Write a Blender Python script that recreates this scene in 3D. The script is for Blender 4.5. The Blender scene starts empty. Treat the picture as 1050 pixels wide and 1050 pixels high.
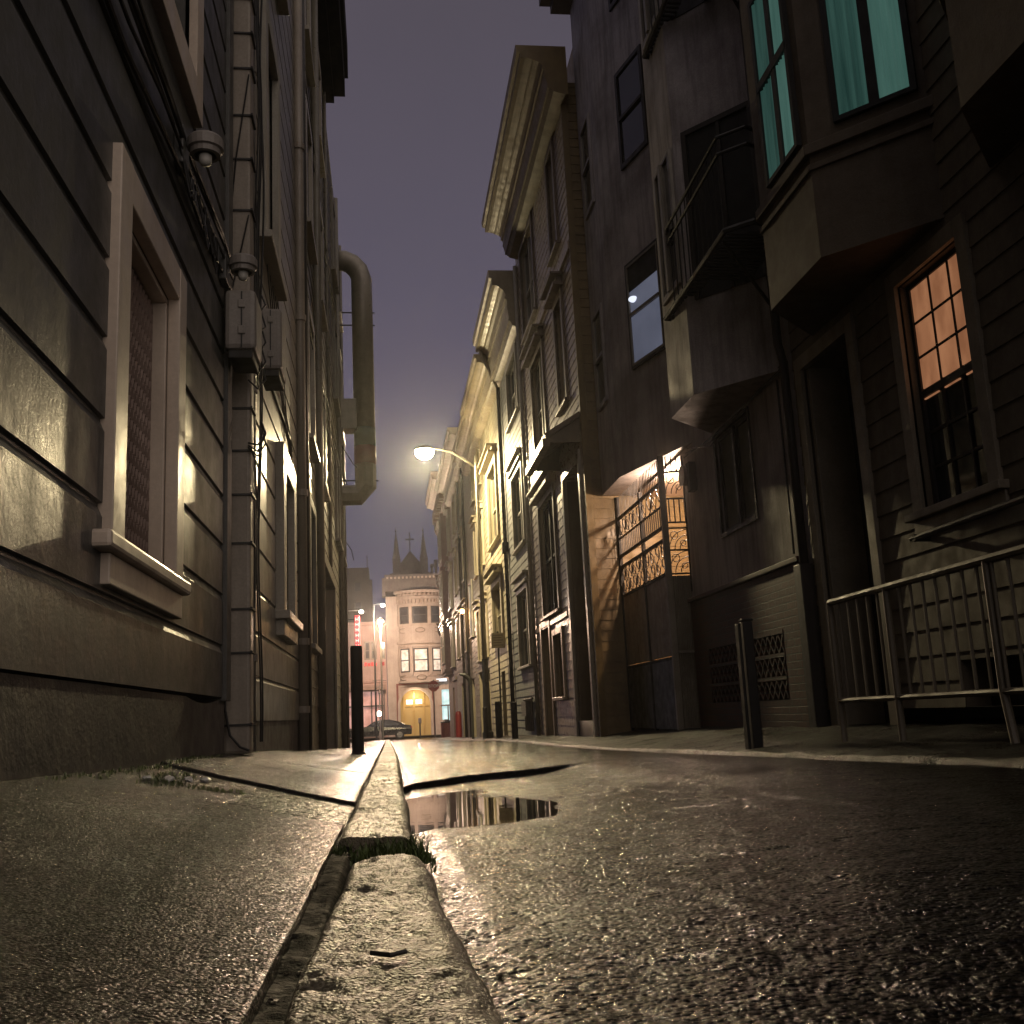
import bpy, math, random
import numpy as np
from mathutils import Matrix, Vector
random.seed(7)
scene = bpy.context.scene
HAZE = .0006
col = scene.collection
PI = math.pi

# ------------------------------------------------------------------ mesh helpers
class MB:
    def __init__(s): s.v = []; s.f = []
    def quad(s, a, b, c, d):
        n = len(s.v); s.v += [a, b, c, d]; s.f.append((n, n+1, n+2, n+3)); return s
    def poly(s, pts):
        n = len(s.v); s.v += list(pts); s.f.append(tuple(range(n, n+len(pts)))); return s
    def hexa(s, p):            # 8 corners: bottom loop 0-3, top loop 4-7
        n = len(s.v); s.v += list(p)
        for q in ((3,2,1,0),(4,5,6,7),(0,1,5,4),(1,2,6,5),(2,3,7,6),(3,0,4,7)):
            s.f.append(tuple(n+i for i in q))
        return s
    def box(s, x0, x1, y0, y1, z0, z1):
        return s.hexa([(x0,y0,z0),(x1,y0,z0),(x1,y1,z0),(x0,y1,z0),(x0,y0,z1),(x1,y0,z1),(x1,y1,z1),(x0,y1,z1)])
    def fbox(s, fr, u0, u1, d0, d1, z0, z1):     # box in a facade frame (u along, d outward, z up)
        return s.hexa([fr(u0,d0,z0),fr(u1,d0,z0),fr(u1,d1,z0),fr(u0,d1,z0),fr(u0,d0,z1),fr(u1,d0,z1),fr(u1,d1,z1),fr(u0,d1,z1)])
    def prism(s, loop, off):
        n = len(s.v); k = len(loop)
        s.v += [tuple(p) for p in loop] + [tuple(p[i]+off[i] for i in range(3)) for p in loop]
        s.f.append(tuple(range(n+k-1, n-1, -1))); s.f.append(tuple(range(n+k, n+2*k)))
        for i in range(k):
            j = (i+1) % k; s.f.append((n+i, n+j, n+k+j, n+k+i))
        return s
    def tube(s, pts, r, n=8, caps=True):
        pts = [Vector(p) for p in pts]; base = len(s.v); m = len(pts)
        rr = r if isinstance(r, (list, tuple)) else [r]*m
        up = None
        for i, p in enumerate(pts):
            t = (pts[min(i+1, m-1)] - pts[max(i-1, 0)]).normalized()
            if up is None:
                up = Vector((0,0,1)) if abs(t.z) < .9 else Vector((1,0,0))
            a = t.cross(up).normalized(); b = a.cross(t).normalized(); up = b
            for k in range(n):
                an = 2*PI*k/n; s.v.append(tuple(p + (a*math.cos(an) + b*math.sin(an))*rr[i]))
        for i in range(m-1):
            for k in range(n):
                k2 = (k+1) % n
                s.f.append((base+i*n+k, base+i*n+k2, base+(i+1)*n+k2, base+(i+1)*n+k))
        if caps:
            s.f.append(tuple(base+k for k in range(n-1, -1, -1))); s.f.append(tuple(base+(m-1)*n+k for k in range(n)))
        return s
    def lathe(s, c, prof, n=20, a0=0, a1=2*PI):
        base = len(s.v); full = abs(a1-a0-2*PI) < 1e-6; m = n if full else n+1
        for r, z in prof:
            for k in range(m):
                an = a0 + (a1-a0)*k/n; s.v.append((c[0]+r*math.cos(an), c[1]+r*math.sin(an), c[2]+z))
        for i in range(len(prof)-1):
            for k in range(n):
                k2 = (k+1) % m
                s.f.append((base+i*m+k, base+i*m+k2, base+(i+1)*m+k2, base+(i+1)*m+k))
        return s
    def ball(s, c, r, n=14, sq=1.0):
        return s.lathe(c, [(max(1e-4, r*math.sin(PI*i/8)), -r*sq*math.cos(PI*i/8)) for i in range(9)], n)
    def ring(s, c, ax, R, r, n=16, k=6, a0=0, a1=2*PI):   # arc tube in the plane of the two axes ax
        A, B = Vector(ax[0]), Vector(ax[1]); c = Vector(c)
        return s.tube([c + A*R*math.cos(a0+(a1-a0)*i/n) + B*R*math.sin(a0+(a1-a0)*i/n) for i in range(n+1)], r, k)

def root_loc(o):
    while o.parent: o = o.parent
    return o.location
def obj(name, mb, mat, parent=None, loc=(0,0,0), smooth=False, bevel=0, label=None):
    me = bpy.data.meshes.new(name)
    off = Vector(root_loc(parent)) if parent else Vector(loc)
    me.from_pydata([tuple(Vector(v)-off) for v in mb.v], [], mb.f); me.validate(); me.update()
    if mat: me.materials.append(mat)
    if smooth: me.polygons.foreach_set('use_smooth', [True]*len(me.polygons))
    o = bpy.data.objects.new(name, me); col.objects.link(o)
    if parent: o.parent = parent
    else: o.location = off
    if bevel:
        b = o.modifiers.new('bevel', 'BEVEL'); b.width = bevel; b.segments = 2; b.limit_method = 'ANGLE'; b.angle_limit = .7
    if label: o['label'] = label
    return o
def tag(o, label, cat, group=None, kind=None):
    o['label'] = label; o['category'] = cat
    if group: o['group'] = group
    if kind: o['kind'] = kind
    return o
def thing(name, label, cat, loc=(0,0,0), group=None):
    o = bpy.data.objects.new(name, None); col.objects.link(o); o.location = loc; o.empty_display_size = .2
    return tag(o, label, cat, group)
def solo(name, mb, mat, label, cat, loc=(0,0,0), group=None, **k):
    return tag(obj(name, mb, mat, None, loc, **k), label, cat, group)
def copy_tree(o, parent=None):
    c = o.copy(); col.objects.link(c)
    if parent: c.parent = parent
    for ch in list(o.children): copy_tree(ch, c)
    return c
def struct(o): o['kind'] = 'structure'; return o

# ------------------------------------------------------------------ materials
def nodes(name):
    m = bpy.data.materials.new(name); m.use_nodes = True
    nt = m.node_tree; p = nt.nodes['Principled BSDF']
    return m, nt, p
def lk(nt, a, b): nt.links.new(a, b)
def noise(nt, vec, scale, detail=6, rough=.6, dist=0):
    n = nt.nodes.new('ShaderNodeTexNoise'); n.inputs['Scale'].default_value = scale
    n.inputs['Detail'].default_value = detail; n.inputs['Roughness'].default_value = rough
    n.inputs['Distortion'].default_value = dist
    if vec: lk(nt, vec, n.inputs['Vector'])
    return n.outputs[0]
def mapr(nt, v, a, b, c, d):
    n = nt.nodes.new('ShaderNodeMapRange'); lk(nt, v, n.inputs[0])
    for i, x in enumerate((a, b, c, d)): n.inputs[i+1].default_value = x
    return n.outputs[0]
def math2(nt, op, a, b):
    n = nt.nodes.new('ShaderNodeMath'); n.operation = op
    for i, x in enumerate((a, b)):
        if isinstance(x, (int, float)): n.inputs[i].default_value = x
        else: lk(nt, x, n.inputs[i])
    return n.outputs[0]
def mix(nt, f, a, b, mode='MIX'):
    n = nt.nodes.new('ShaderNodeMix'); n.data_type = 'RGBA'; n.blend_type = mode
    for i, x in ((0, f), (6, a), (7, b)):
        if isinstance(x, (int, float)): n.inputs[i].default_value = x
        elif isinstance(x, tuple): n.inputs[i].default_value = (*x[:3], 1)
        else: lk(nt, x, n.inputs[i])
    return n.outputs[2]
def coords(nt, stretch=(1,1,1), kind='Object'):
    t = nt.nodes.new('ShaderNodeTexCoord'); m = nt.nodes.new('ShaderNodeMapping')
    m.inputs['Scale'].default_value = stretch; lk(nt, t.outputs[kind], m.inputs[0]); return m.outputs[0]
def M(name, c, rough=.5, c2=None, scale=1.6, streak=.35, fine=60, bump=.25, dist=.002, spec=.5, metal=0, rvar=.15, lo=.42, hi=.66, grime=.35, drip=0):
    """painted or plastered surface: patchy wear in colour, vertical dirt streaks, fine bump, uneven gloss"""
    m, nt, p = nodes(name)
    c2 = c2 or tuple(x*.62 for x in c)
    v = coords(nt); vs = coords(nt, (3.2, 3.2, .28))
    big = mapr(nt, noise(nt, v, scale, 8, .65), lo, hi, 0, 1)
    base = mix(nt, big, c, c2)
    st = mapr(nt, noise(nt, vs, 2.3, 6, .7), .45, .75, 0, streak)
    base = mix(nt, st, base, tuple(x*.45 for x in c2))
    fn = noise(nt, v, fine, 5, .7)
    base = mix(nt, mapr(nt, fn, .35, .65, grime, 0), base, tuple(x*.6 for x in c2))
    lk(nt, base, p.inputs['Base Color'])
    r = math2(nt, 'ADD', mapr(nt, noise(nt, v, scale*4, 6), .3, .7, -rvar, rvar), rough)
    lk(nt, r, p.inputs['Roughness'])
    p.inputs['Metallic'].default_value = metal
    p.inputs['Specular IOR Level'].default_value = spec
    if bump:
        b = nt.nodes.new('ShaderNodeBump'); b.inputs['Strength'].default_value = bump; b.inputs['Distance'].default_value = dist
        h = math2(nt, 'ADD', fn, math2(nt, 'MULTIPLY', noise(nt, v, fine*.16, 4), 1.6))
        if drip: h = math2(nt, 'ADD', h, math2(nt, 'MULTIPLY', mapr(nt, noise(nt, coords(nt, (3.2,2.0,.5)), 5, 3, .5), .5, .75, 0, 1), drip))
        lk(nt, h, b.inputs['Height']); lk(nt, b.outputs[0], p.inputs['Normal'])
    return m
def emit(name, c, s, c2=None, stretch=(1,1,1), scale=3):
    m, nt, p = nodes(name)
    p.inputs['Base Color'].default_value = (*[x*.5 for x in c], 1); p.inputs['Roughness'].default_value = .7
    if c2:
        e = mix(nt, mapr(nt, noise(nt, coords(nt, stretch), scale, 4), .35, .65, 0, 1), c, c2); lk(nt, e, p.inputs['Emission Color'])
    else: p.inputs['Emission Color'].default_value = (*c, 1)
    p.inputs['Emission Strength'].default_value = s
    return m
def glass_dark(name, c=(.012,.014,.017), rough=.06):
    m, nt, p = nodes(name)
    v = coords(nt)
    lk(nt, mix(nt, mapr(nt, noise(nt, v, 1.2, 3), .4, .65, 0, 1), c, tuple(x*2.2 for x in c)), p.inputs['Base Color'])
    p.inputs['Roughness'].default_value = rough; p.inputs['Specular IOR Level'].default_value = .5
    b = nt.nodes.new('ShaderNodeBump'); b.inputs['Strength'].default_value = .12; b.inputs['Distance'].default_value = .01
    lk(nt, noise(nt, v, 2.2, 2), b.inputs['Height']); lk(nt, b.outputs[0], p.inputs['Normal'])
    return m

grey_paint = M('grey_house_paint', (.105,.103,.095), .41, (.072,.07,.064), spec=.42, bump=.4, dist=.004, fine=34, rvar=.1, drip=.3)
grey_base = M('dark_stucco_base', (.07,.06,.053), .6, (.045,.038,.034), bump=.5, dist=.008, fine=40)
trim_pink = M('beige_trim_paint', (.68,.57,.46), .42, (.54,.44,.35), bump=.25, dist=.003, fine=45, grime=.2, streak=.3)
mesh_metal = M('painted_mesh_metal', (.40,.30,.25), .5, (.2,.14,.115), metal=.2)
cream_paint = M('cream_grey_paint', (.27,.25,.21), .36, (.2,.18,.15), rvar=.1)
cream_trim = M('cream_trim_paint', (.42,.38,.31), .34, (.33,.29,.23))
duct_paint = M('cream_pipe_paint', (.36,.31,.25), .42, (.26,.22,.175), streak=.5)
olive_paint = M('olive_grey_paint', (.20,.18,.135), .38, (.13,.115,.09))
matte_black = M('matte_black_paint', (.010,.009,.009), .9, (.008,.007,.007), spec=.05)
dark_wood = M('dark_brown_wood', (.035,.029,.024), .5, (.02,.016,.014))
black_metal = M('black_metal', (.010,.010,.010), .62, (.02,.017,.015), grime=.1)
cable_mat = M('cable_rubber', (.02,.018,.017), .5)
box_grey = M('grey_utility_box', (.33,.30,.265), .45, (.24,.21,.19))
galv = M('galvanised_duct', (.30,.27,.215), .42, (.21,.185,.15), metal=.25)
green_band = M('green_painted_band', (.03,.085,.045), .5); red_band = M('red_painted_band', (.21,.05,.035), .5)
beige_paint = M('beige_paint', (.17,.14,.095), .7, (.12,.098,.068))
beige_trim = M('beige_door_trim', (.30,.26,.19), .5, (.2,.17,.12))
bay_stucco = M('tan_stucco', (.15,.118,.078), .65, (.11,.085,.058), bump=.5, dist=.004)
stucco_grey = M('stained_grey_stucco', (.52,.48,.47), .7, (.26,.23,.22), scale=.7, streak=.85, bump=.6, dist=.006, fine=50)
brown_iron = M('dark_iron', (.02,.018,.016), .5)
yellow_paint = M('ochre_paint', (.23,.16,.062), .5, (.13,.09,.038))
yellow_front = M('mauve_brown_paint', (.46,.38,.28), .33, (.35,.28,.205))
brown_trim = M('brown_trim_paint', (.2,.15,.10), .4, (.13,.095,.065))
ochre_trim = M('ochre_cornice_paint', (.21,.145,.05), .5, (.15,.105,.04))
blue_grey = M('blue_grey_paint', (.28,.28,.255), .6, (.2,.2,.185), spec=.3)
white_trim = M('white_trim_paint', (.46,.43,.36), .5, (.34,.31,.25))
cream_cornice = M('cream_cornice_paint', (.44,.38,.26), .45, (.32,.27,.18))
pale_cream = M('pale_cream_paint', (.40,.355,.25), .62, (.3,.26,.18), spec=.3)
tan_far = M('tan_siding_paint', (.36,.31,.21), .5, (.27,.23,.155))
pink_far = M('terracotta_pink_plaster', (.33,.215,.165), .6, (.24,.155,.12))
pink_wall = M('pink_plaster', (.46,.30,.25), .6, (.36,.235,.195), scale=.5)
stone_far = M('pale_rose_stone', (.50,.41,.34), .6, (.36,.28,.23), scale=.6)
stone_dark = M('dark_grey_stone', (.16,.135,.12), .7, (.1,.085,.075))
church_mat = M('church_stone', (.14,.12,.105), .8, (.1,.086,.077))
tower_mat = M('dark_tower_wall', (.06,.057,.045), .8, (.04,.038,.03))
yellow_door = M('ochre_door_paint', (.5,.33,.10), .45, (.4,.25,.08))
red_paint = M('red_paint', (.32,.03,.025), .45, (.22,.02,.02)); white_paint = M('white_paint', (.7,.68,.62), .45, (.6,.57,.5), grime=.15)
rail_paint = M('pale_railing_paint', (.22,.19,.135), .52, (.22,.185,.13))
pole_metal = M('painted_pole_metal', (.34,.32,.25), .38, (.25,.23,.18), metal=.3)
pole_dark = M('dark_pole_base', (.03,.03,.026), .45)
car_paint = M('dark_car_paint', (.012,.012,.014), .18, (.016,.015,.016), bump=0, streak=0, grime=.05, rvar=.04)
tyre_mat = M('tyre_rubber', (.012,.012,.012), .8); chrome = M('rim_metal', (.4,.4,.4), .3, metal=.9, bump=0)
pane_dark = glass_dark('dark_window_glass'); pane_far = glass_dark('far_window_glass', (.02,.02,.022), .12)
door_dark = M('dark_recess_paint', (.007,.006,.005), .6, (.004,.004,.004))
gate_sheet = M('brown_sheet_metal', (.42,.34,.25), .5, (.27,.21,.15), scale=2.5, streak=.7)
gate_low = M('dark_green_sheet', (.05,.052,.045), .42, (.034,.036,.031))
corr_mat = M('corrugated_plastic', (.38,.34,.26), .45, (.24,.21,.16), streak=.6)
porch_wall = M('apricot_porch_wall', (.62,.49,.37), .6, (.55,.42,.31), streak=.1, grime=.1)
scroll_iron = M('black_scroll_iron', (.015,.012,.01), .5)
white_curtain = M('pale_curtain_cloth', (.20,.2,.165), .8, (.14,.14,.115))
def brick():
    m, nt, p = nodes('dark_red_brick')
    t = nt.nodes.new('ShaderNodeTexCoord'); sp = nt.nodes.new('ShaderNodeSeparateXYZ'); cb = nt.nodes.new('ShaderNodeCombineXYZ')
    lk(nt, t.outputs['Object'], sp.inputs[0]); lk(nt, sp.outputs['Y'], cb.inputs['X']); lk(nt, sp.outputs['Z'], cb.inputs['Y'])
    b = nt.nodes.new('ShaderNodeTexBrick'); lk(nt, cb.outputs[0], b.inputs['Vector'])
    b.inputs['Scale'].default_value = 1; b.inputs['Brick Width'].default_value = .21; b.inputs['Row Height'].default_value = .075
    b.inputs['Mortar Size'].default_value = .007; b.inputs['Color1'].default_value = (.10,.032,.023,1); b.inputs['Color2'].default_value = (.055,.021,.017,1)
    b.inputs['Mortar'].default_value = (.045,.038,.034,1)
    v = coords(nt)
    lk(nt, mix(nt, mapr(nt, noise(nt, v, 9, 6), .35, .7, 0, .6), b.outputs[0], (.05,.03,.025)), p.inputs['Base Color'])
    p.inputs['Roughness'].default_value = .6
    bp = nt.nodes.new('ShaderNodeBump'); bp.inputs['Strength'].default_value = .8; bp.inputs['Distance'].default_value = .01
    h = math2(nt, 'SUBTRACT', mapr(nt, noise(nt, v, 60, 4), 0, 1, 0, .4), b.outputs['Fac'])
    lk(nt, h, bp.inputs['Height']); lk(nt, bp.outputs[0], p.inputs['Normal'])
    return m
brick_mat = brick()
def ground_mat(name, c, c2, r0, r1, s1, b1, s2, b2, speck=0, spec=.5, vor=0, stain=0, bd=.006, glint=0, gk=.9, ior=1.5):
    m, nt, p = nodes(name); p.inputs['IOR'].default_value = ior; v = coords(nt)
    fine = noise(nt, v, s1, 4, .6); mid = noise(nt, v, s2, 6, .6)
    big = noise(nt, v, 1.1, 6, .6)
    base = mix(nt, mapr(nt, big, .38, .65, 0, 1), c, c2)
    base = mix(nt, mapr(nt, fine, .35, .7, 0, .7), base, tuple(x*.4 for x in c2))
    if speck:
        base = mix(nt, mapr(nt, noise(nt, v, s1*1.7, 2), .66, .72, 0, speck), base, tuple(min(.6, x*3) for x in c))
    if stain:
        st = mapr(nt, noise(nt, coords(nt, (1.6, 1, 1)), 7.5, 7, .72), .5, .62, 0, stain)
        base = mix(nt, st, base, tuple(x*.35 for x in c2))
    lk(nt, base, p.inputs['Base Color'])
    lk(nt, mapr(nt, math2(nt, 'ADD', mid, big), .75, 1.25, r0, r1), p.inputs['Roughness'])
    p.inputs['Specular IOR Level'].default_value = spec
    h = math2(nt, 'ADD', math2(nt, 'MULTIPLY', fine, b1), math2(nt, 'MULTIPLY', mid, b2))
    if vor:
        vo = nt.nodes.new('ShaderNodeTexVoronoi'); vo.inputs['Scale'].default_value = vor; lk(nt, v, vo.inputs['Vector'])
        h = math2(nt, 'SUBTRACT', h, math2(nt, 'MULTIPLY', vo.outputs['Distance'], .8))
    b = nt.nodes.new('ShaderNodeBump'); b.inputs['Strength'].default_value = 1; b.inputs['Distance'].default_value = bd
    lk(nt, h, b.inputs['Height'])
    if glint:      # mineral grains: each a small facet tilted its own way
        g = nt.nodes.new('ShaderNodeTexVoronoi'); g.inputs['Scale'].default_value = glint; lk(nt, v, g.inputs['Vector'])
        def vm(op, a, x):
            n = nt.nodes.new('ShaderNodeVectorMath'); n.operation = op
            for k, q in enumerate((a, x)):
                if q is None: continue
                if isinstance(q, tuple): n.inputs[k].default_value = q
                elif isinstance(q, float): n.inputs['Scale'].default_value = q
                else: lk(nt, q, n.inputs[k])
            return n.outputs[0]
        t = vm('MULTIPLY', vm('SUBTRACT', g.outputs['Color'], (.5,.5,.5)), (gk, gk, gk*.3))
        lk(nt, vm('NORMALIZE', vm('ADD', b.outputs[0], t), None), p.inputs['Normal'])
    else: lk(nt, b.outputs[0], p.inputs['Normal'])
    return m
asphalt = ground_mat('wet_asphalt', (.0045,.0042,.0036), (.0026,.0024,.002), .08, .22, 190, .5, 46, .5, .35, spec=.17, vor=110, stain=.5, bd=.0042, glint=150, gk=.40, ior=1.38)
concrete = ground_mat('wet_concrete', (.022,.0185,.012), (.009,.0075,.005), .13, .30, 300, .6, 80, .22, .6, spec=.2, vor=240, stain=.7, bd=.004, glint=230, gk=.85, ior=1.38)
damp_concrete = ground_mat('dark_damp_concrete', (.020,.017,.012), (.009,.0078,.006), .22, .42, 260, .7, 60, .4, .3, spec=.3, vor=180, stain=.7, ior=1.2)
kerb_mat = ground_mat('wet_kerb_stone', (.185,.158,.10), (.09,.075,.05), .26, .5, 300, .7, 70, .3, .4, spec=.45, vor=240, stain=.85, bd=.0045, glint=260, gk=.6)
soil = ground_mat('wet_dark_soil', (.008,.0065,.005), (.005,.004,.003), .5, .9, 120, .8, 40, .8, .1, spec=.08)
def water_mat():
    m, nt, p = nodes('puddle_water'); p.inputs['Base Color'].default_value = (.008,.007,.006,1)
    p.inputs['Roughness'].default_value = .02; p.inputs['IOR'].default_value = 1.33
    b = nt.nodes.new('ShaderNodeBump'); b.inputs['Strength'].default_value = .03; b.inputs['Distance'].default_value = .01
    lk(nt, noise(nt, coords(nt), 5, 2), b.inputs['Height']); lk(nt, b.outputs[0], p.inputs['Normal'])
    return m
water = water_mat()
grass_mat = M('dark_grass', (.085,.12,.03), .5, (.06,.08,.022), bump=0, streak=0)

# ------------------------------------------------------------------ ground heights (metres, camera lens at z = 0)
def interp(y, xs, zs): return np.interp(y, xs, zs)
def zKL(y): return -.2 - .0165*np.minimum(y, 72) 
def zWL(y): return interp(y, [-6,0,2.6,6.35,10.4,18.8,26,72], [-.0,-.07,-.1,-.15,-.26,-.47,-.66,-1.39])
def zWR(y): return interp(y, [-6,0,27,34,72], [-.08,-.15,-.5,-.67,-1.4])
def zKR(y): return zWR(y) - .07 - interp(y, [0,13,40,72], [0,.104,.06,.0])
YEND = 66.0
_rs = np.random.RandomState(3); _G = _rs.rand(256, 256)
def vn(x, y):
    xi = np.floor(x).astype(int); yi = np.floor(y).astype(int); fx = x-xi; fy = y-yi
    fx = fx*fx*(3-2*fx); fy = fy*fy*(3-2*fy)
    g = lambda a, b: _G[a % 256, b % 256]
    return (g(xi,yi)*(1-fx)+g(xi+1,yi)*fx)*(1-fy) + (g(xi,yi+1)*(1-fx)+g(xi+1,yi+1)*fx)*fy - .5
def fbm(x, y, s, o=4):
    r = 0; a = 1
    for i in range(o): r = r + a*vn(x*s+17.3*i, y*s+9.1*i); s *= 2.1; a *= .5
    return r
def stations(y0, y1, k=.0042, mn=.007):
    ys = [y0]
    while ys[-1] < y1:
        y = abs(ys[-1]); ys.append(ys[-1] + max(mn if ys[-1] > .2 else .05, min(k*y*y, .016 if y < 9 else (.035 if y < 14 else .4))))
    return np.array(ys)
def grid(name, X, Y, Zv, mat, smooth=True):
    ny, nx = X.shape
    co = np.stack([X, Y, Zv], -1).reshape(-1, 3).astype(np.float32)
    i = np.arange(ny*nx).reshape(ny, nx)
    q = np.stack([i[:-1,:-1], i[:-1,1:], i[1:,1:], i[1:,:-1]], -1).reshape(-1, 4).astype(np.int32)
    me = bpy.data.meshes.new(name); me.vertices.add(len(co)); me.vertices.foreach_set('co', co.ravel())
    me.loops.add(q.size); me.loops.foreach_set('vertex_index', q.ravel())
    me.polygons.add(len(q)); me.polygons.foreach_set('loop_start', np.arange(0, q.size, 4, dtype=np.int32))
    me.polygons.foreach_set('use_smooth', np.ones(len(q), dtype=bool)); me.update(calc_edges=True); me.validate()
    me.materials.append(mat)
    o = bpy.data.objects.new(name, me); col.objects.link(o); return struct(o)
sstep = lambda a, b, x: (lambda t: t*t*(3-2*t))(np.clip((x-a)/(b-a), 0, 1))

ys = stations(-6, YEND)
# left pavement
def z_left(X, Y):
    t = np.clip((X+.9)/(.78), 0, 1)
    z = zWL(Y)*(1-t) + zKL(Y)*t - .006*np.sin(PI*t)
    z = z + (.010*fbm(X, Y, 1.3, 3) + .003*fbm(X, Y, 7, 4))*np.clip((-.11-X)/.25, .15, 1) + .0006*fbm(X, Y, 40, 3) + .0010*fbm(X, Y, 150, 2)
    # sunken patch of a driveway plate and the slab joints round it
    s = Y - (3.45 - 1.15*(X+.12)); n = Y - (2.62 - .75*(X+.12))
    inside = sstep(0, .02, n)*(1-sstep(-.02, .0, s))
    z = z - .012*inside - .018*np.exp(-(s/.016)**2) - .010*np.exp(-(n/.02)**2)
    z = z - .006*inside*(np.sin(Y*95+X*40) > .55)*(X > -.45)
    for yj in (6.2, 9.1, 12.4, 16.0, 21.0): z = z - .018*np.exp(-((Y-yj-.1*X)/.02)**2)
    e = .010*fbm(Y, Y*0+3, 2.3, 5)
    z = z - .002*sstep(-.118, -.111, X) - .09*sstep(-.1115+e*.25, -.1095+e*.25, X)
    return z
xs = np.concatenate([np.linspace(-.98, -.3, 110), np.linspace(-.294, -.1165, 54), np.array([-.1145,-.1135,-.1125,-.112,-.1115,-.111,-.1105,-.11,-.1095,-.109,-.1085])])
X, Y = np.meshgrid(xs, ys); grid('left_pavement', X, Y, z_left(X, Y), concrete)
# left kerb: a worn near stone, a broken gap with grass, then the run to the far end
yk = np.concatenate([np.linspace(-6, .3, 60), ys[ys > .3]])
def kerb(name, y0, y1, xl, xr, endr, mat):
    yy = yk[(yk > y0) & (yk < y1)]; yy = np.concatenate([[y0], yy, [y1]])
    n = 46; t = np.linspace(0, 1, n)
    T, Yg = np.meshgrid(t, yy)
    L = np.interp(Yg, *xl); R = np.interp(Yg, *xr) + .014*fbm(Yg, Yg*0, 3.1, 4) 
    L = L + .008*fbm(Yg, Yg*0+8, 5, 3)
    sh = 1 - np.clip((Yg-(y1-endr))/endr, 0, 1)**2*.45 if endr else 1.0
    c = (L+R)/2; Xg = c + (L + (R-L)*T - c)*np.sqrt(np.clip(sh, .05, 1))
    wl = (Xg-L); wr = (R-Xg)
    Z = zKL(Yg) + .006*fbm(Xg, Yg, 9, 4) + .004*fbm(Xg, Yg, 40, 3) + .0018*fbm(Xg, Yg, 150, 2)
    Z = Z - .03*(1-np.sqrt(1-np.clip(1-wr/.035, 0, 1)**2)) - .012*(1-np.sqrt(1-np.clip(1-wl/.014, 0, 1)**2))
    Z = Z - .006*np.clip(fbm(Xg*1.2, Yg*.5, 13, 3)-.22, 0, .3)/.3 - .004*np.clip(fbm(Xg+3, Yg, 30, 2)-.2, 0, .3)/.3
    if endr: Z = Z - .05*np.clip((Yg-(y1-endr))/endr, 0, 1)**3
    # skirts
    Xg = np.concatenate([Xg[:, :1], Xg, Xg[:, -1:]+.006], 1); Yg = np.concatenate([Yg[:, :1], Yg, Yg[:, -1:]], 1)
    Z = np.concatenate([Z[:, :1]-.15, Z, Z[:, -1:]-.15], 1)
    lo = Z.min()
    Xg = np.concatenate([Xg[:1], Xg, Xg[-1:]]); Yg = np.concatenate([Yg[:1], Yg, Yg[-1:]]); Z = np.concatenate([Z[:1]-.15, Z, Z[-1:]-.15])
    return grid(name, Xg, Yg, Z, mat)
kerb('left_kerb', -6, 1.98, ([-6, .5, .8, 1.2, 2], [-.09, -.09, -.086, -.078, -.06]), ([-6, .6, 1.2, 1.98], [.09, .088, .075, .058]), .14, kerb_mat)
kerb('left_kerb', 2.2, YEND, ([2, 14], [-.105, -.09]), ([2, 2.8, 12, 66], [.045, .052, .11, .12]), 0, kerb_mat)
X, Y = np.meshgrid(np.linspace(-.125, .03, 40), ys[(ys < 14)]); grid('kerb_joint', X, Y, zKL(Y)-.016 + .009*fbm(X, Y, 16, 4) - .03*sstep(-.085, -.06, X), soil)
# road
def z_road(X, Y):
    l = zKL(Y) - .06; r = zKR(Y) - .035
    t = np.clip((X-.08)/2.7, 0, 1)
    z = l*(1-t) + r*t + .045*np.sin(PI*t)
    z = z + .012*fbm(X, Y, .9, 3) + .006*fbm(X, Y, 4, 3) 
    near = np.exp(-(np.maximum(Y, 0)/15)**2)
    z = z + near*(.0042*fbm(X, Y, 24, 4) + .0020*fbm(X, Y, 95, 2))
    yl = 5.75 + .62*(X-.09) + .05*fbm(X, Y*0, 5, 3)
    xr = 1.3 - .12*(Y-5) + .08*fbm(X*0, Y, 3, 3)
    low = (1-sstep(-.012, .012, Y-yl))*(1-sstep(-.25, .1, X-xr))*sstep(2.5, 4.4, Y)
    z = z - .034*low - .012*np.exp(-((Y-yl+.04)/.035)**2)*(X < xr+.1)
    z = z - .044*np.exp(-((X-.42)/.52)**2 - ((Y-3.85)/.8)**2)
    for cx_, fq, dep in ((.95, 1.1, .012), (1.75, .8, .010), (.45, 1.6, .007)):
        w_ = X - cx_ - .35*fbm(Y*0+cx_*9, Y, fq, 5); z = z - dep*np.exp(-(w_/(.005+.0012*Y))**2)*.45*(fbm(X, Y, .9, 2) > -.12)
    for cy_, dep in ((1.9, .010), (2.75, .008)):
        w_ = Y - cy_ - .3*fbm(X, X*0+cy_*7, 1.4, 5); z = z - dep*np.exp(-(w_/.008)**2)*.5*(fbm(X, Y, 1.3, 2) > 0)
    pat = sstep(-.02, .02, X-1.15-.1*fbm(Y, Y*0, 1.5, 3))*(1-sstep(-.02, .02, X-2.2))*sstep(-.03, .03, Y-1.5-.2*X)*(1-sstep(-.05, .05, Y-3.3-.1*X)); z = z + .004*pat
    z = z - .012*(1-sstep(.075, .15, X))
    return z
xr_ = [.06]
while xr_[-1] < 2.82: xr_.append(xr_[-1] + .0062 + .007*xr_[-1])
X, Y = np.meshgrid(np.array(xr_), ys); grid('road', X, Y, z_road(X, Y), asphalt)
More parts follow.
